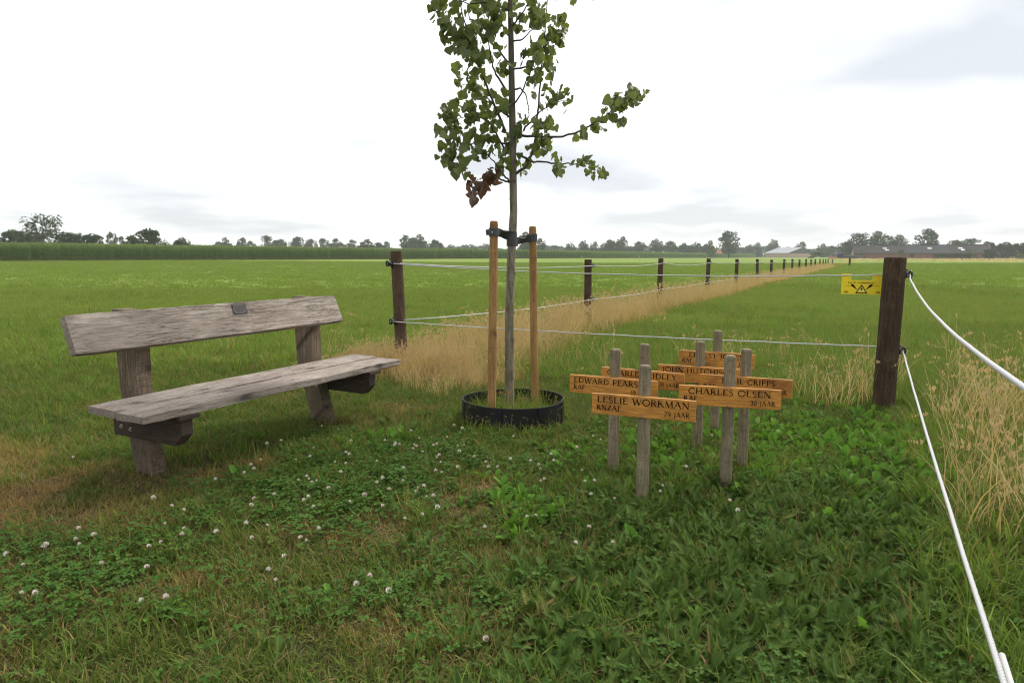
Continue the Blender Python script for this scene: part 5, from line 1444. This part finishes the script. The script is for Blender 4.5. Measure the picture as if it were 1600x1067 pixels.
# tarpaulin covered silage heap
heap = thing("silage_heap", "long low black tarpaulin covered heap left of the brick barn", "heap", (145.0, 296, 0), -.3)
g_ = random.Random(4); m = MB(); vs_ = []; fs_ = []; nn = 22
prof = [(-2.2, -.2), (-2.0, .7), (-1.5, 1.2), (-.5, 1.45), (.6, 1.5), (1.5, 1.2), (2.0, .7), (2.2, -.2)]
for i in range(nn + 1):
    e = 1 - .35 * (abs(i / nn * 2 - 1) ** 6)
    for (py_, pz_) in prof:
        vs_.append((-6.5 + 13 * i / nn, py_ * e + g_.gauss(0, .06), pz_ * e + (g_.gauss(0, .07) if pz_ > 0 else 0)))
for i in range(nn):
    for k in range(7):
        fs_.append((i * 8 + k, i * 8 + k + 1, i * 8 + 9 + k, i * 8 + 8 + k))
fs_ += [tuple(range(8))[::-1], tuple(nn * 8 + k for k in range(8))]
m.add(vs_, fs_); m.build("tarpaulin", M_tarp, heap)
m = MB(); m.lathe([(.2, 0), (1.0, .1), (1.2, .5), (.9, .95), (.2, 1.1)], 10, .08, 3)
tag(m.build("blue_bag", M_blue, loc=(141.6, 296.5, 1.38)), "dark blue bag lying on the black covered heap", "bag")
# hedges and bushes before and beside the barn
def hedge(name, label, p0, p1, h, w, nq, qs, mat, columns=None):
    g_ = np.random.default_rng(int(p0[0] * 7) % 999); V = []; F = []; BL = []
    p0 = np.array(p0, float); p1 = np.array(p1, float); L = np.linalg.norm(p1 - p0)
    t = g_.random(nq); hh = h * (.82 + .25 * fnoise(t * L, t * 0 + 3.0, 2.5, 3))
    if columns: hh = h * (.9 + .1 * np.cos(t * columns * 6.283)) * (.9 + .16 * vnoise(t * columns, t * 0 + .5, 1, 8))
    z_ = hh * (1 - g_.random(nq) ** 1.6); off = g_.uniform(-1, 1, nq) * w / 2 * (1.05 - .35 * z_ / h)
    dv = p1 - p0; nrm = np.array([-dv[1], dv[0]]) / L
    V, F, BL = card_cloud(np.stack([dv[0] * t + nrm[0] * off, dv[1] * t + nrm[1] * off, z_], 1), qs * g_.uniform(.5, 1.1, nq), g_, 3.0 if columns else 1.0)
    me = bpy.data.meshes.new(name); me.from_pydata(V, [], F); set_bl(me, BL); me.materials.append(mat)
    s = thing(name, label, "hedge", (p0[0], p0[1], gzf(*p0)))
    link_obj("foliage", me, s)
hedge("conifer_hedge", "tall dark conifer hedge right of the brick barn", (214, 312), (252, 300), 6.7, 2.6, 5200, .45, M_con, 13)
hedge("low_hedge", "low dark green hedge before the right half of the barn wall", (164, 268), (176, 264), 2.0, 1.6, 1300, .28, M_crd)
hedge("low_hedge", "low pale green hedge at the foot of the conifer hedge", (192, 262), (216, 254), 2.0, 1.8, 1800, .3, M_crl)
far_tree(162, 287, 4.2, 1.6, CRL[0], "slim light green bush against the barn wall behind the thick post", "bushes before the barn", "garden_bush", False)
far_tree(177, 266, 4.2, 2.2, CRL[1], "pale green bush before the right third of the barn roof", "bushes before the barn", "garden_bush", False)
far_tree(183, 264, 4.0, 2.6, CRD[1], "darker green bush right of the pale one before the barn", "bushes before the barn", "garden_bush", False)
far_tree(126, 285, 2.9, 4.0, CRL[0], "broad low olive bush at the end of the paddock fence", "bushes before the barn", "garden_bush", False)
far_tree(150, 296, 3.6, 1.0, CRL[1], "narrow bush at the left corner of the barn", "bushes before the barn", "garden_bush", False)
M_grey = plain_mat("grey_far_post", (.13, .11, .09), .8, .3)
def simple_post(name, x_, y_, h_, r_, mat, lab, group):
    s = thing(name, lab, "post", (x_, y_, gzf(x_, y_)), 0, group)
    m = MB(); m.lathe([(r_, -.3), (r_, h_ * .7), (r_ * .9, h_ - .02), (r_ * .6, h_)], 8, .03, int(x_)); m.build("shaft", mat, s)
for (x_, y_, lb) in ((43.7, 89, "dark end post where the dry strip bends, beside a dry tuft"), (45.0, 91.5, "dark end post just behind the bend of the dry strip")):
    simple_post("end_post", x_, y_, .98, .10, M_fpost, lb, "posts at the bend of the dry strip")
for (x_, y_, lb) in ((122.8, 200, "small post in the far right meadow, left of the pale bush"), (131, 200, "small post in the far right meadow, below the barn skylight pair on the right"), (139.5, 201, "small post in the far right meadow, below the end of the barn"), (148.5, 200, "small post in the far right meadow, nearest the right edge")):
    simple_post("meadow_post", x_, y_, 1.25, .12, M_grey, lb, "small posts across the far right meadow")
M_mark = plain_mat("yellow_marker", (.50, .36, .10), .7, .2)
for (x_, y_, lb) in ((15.2, 150, "thin yellowish marker post before the maize, left one"), (31.5, 170, "thin yellowish marker post before the maize, right one")):
    simple_post("marker_post", x_, y_, 1.15, .09, M_mark, lb, "marker posts before the maize")
# rough grass tuft at the bend
# ------------------------------------------------------------------ thin haze over the fields
m = MB(); m.box(-1560, 1560, -1560, 1560, -1.2, 17.5)
hz, nt, b = nmat("haze_air")
nt.nodes.remove(b)
pv = N(nt, "ShaderNodeVolumePrincipled")
pv.inputs["Color"].default_value = (.93, .96, 1.0, 1)
pv.inputs["Density"].default_value = .00032
pv.inputs["Anisotropy"].default_value = .2
nt.links.new(pv.outputs[0], nt.nodes["Material Output"].inputs["Volume"])
haze = m.build("haze", hz)
tag(haze, "thin pale haze over the fields", "haze", kind="stuff")
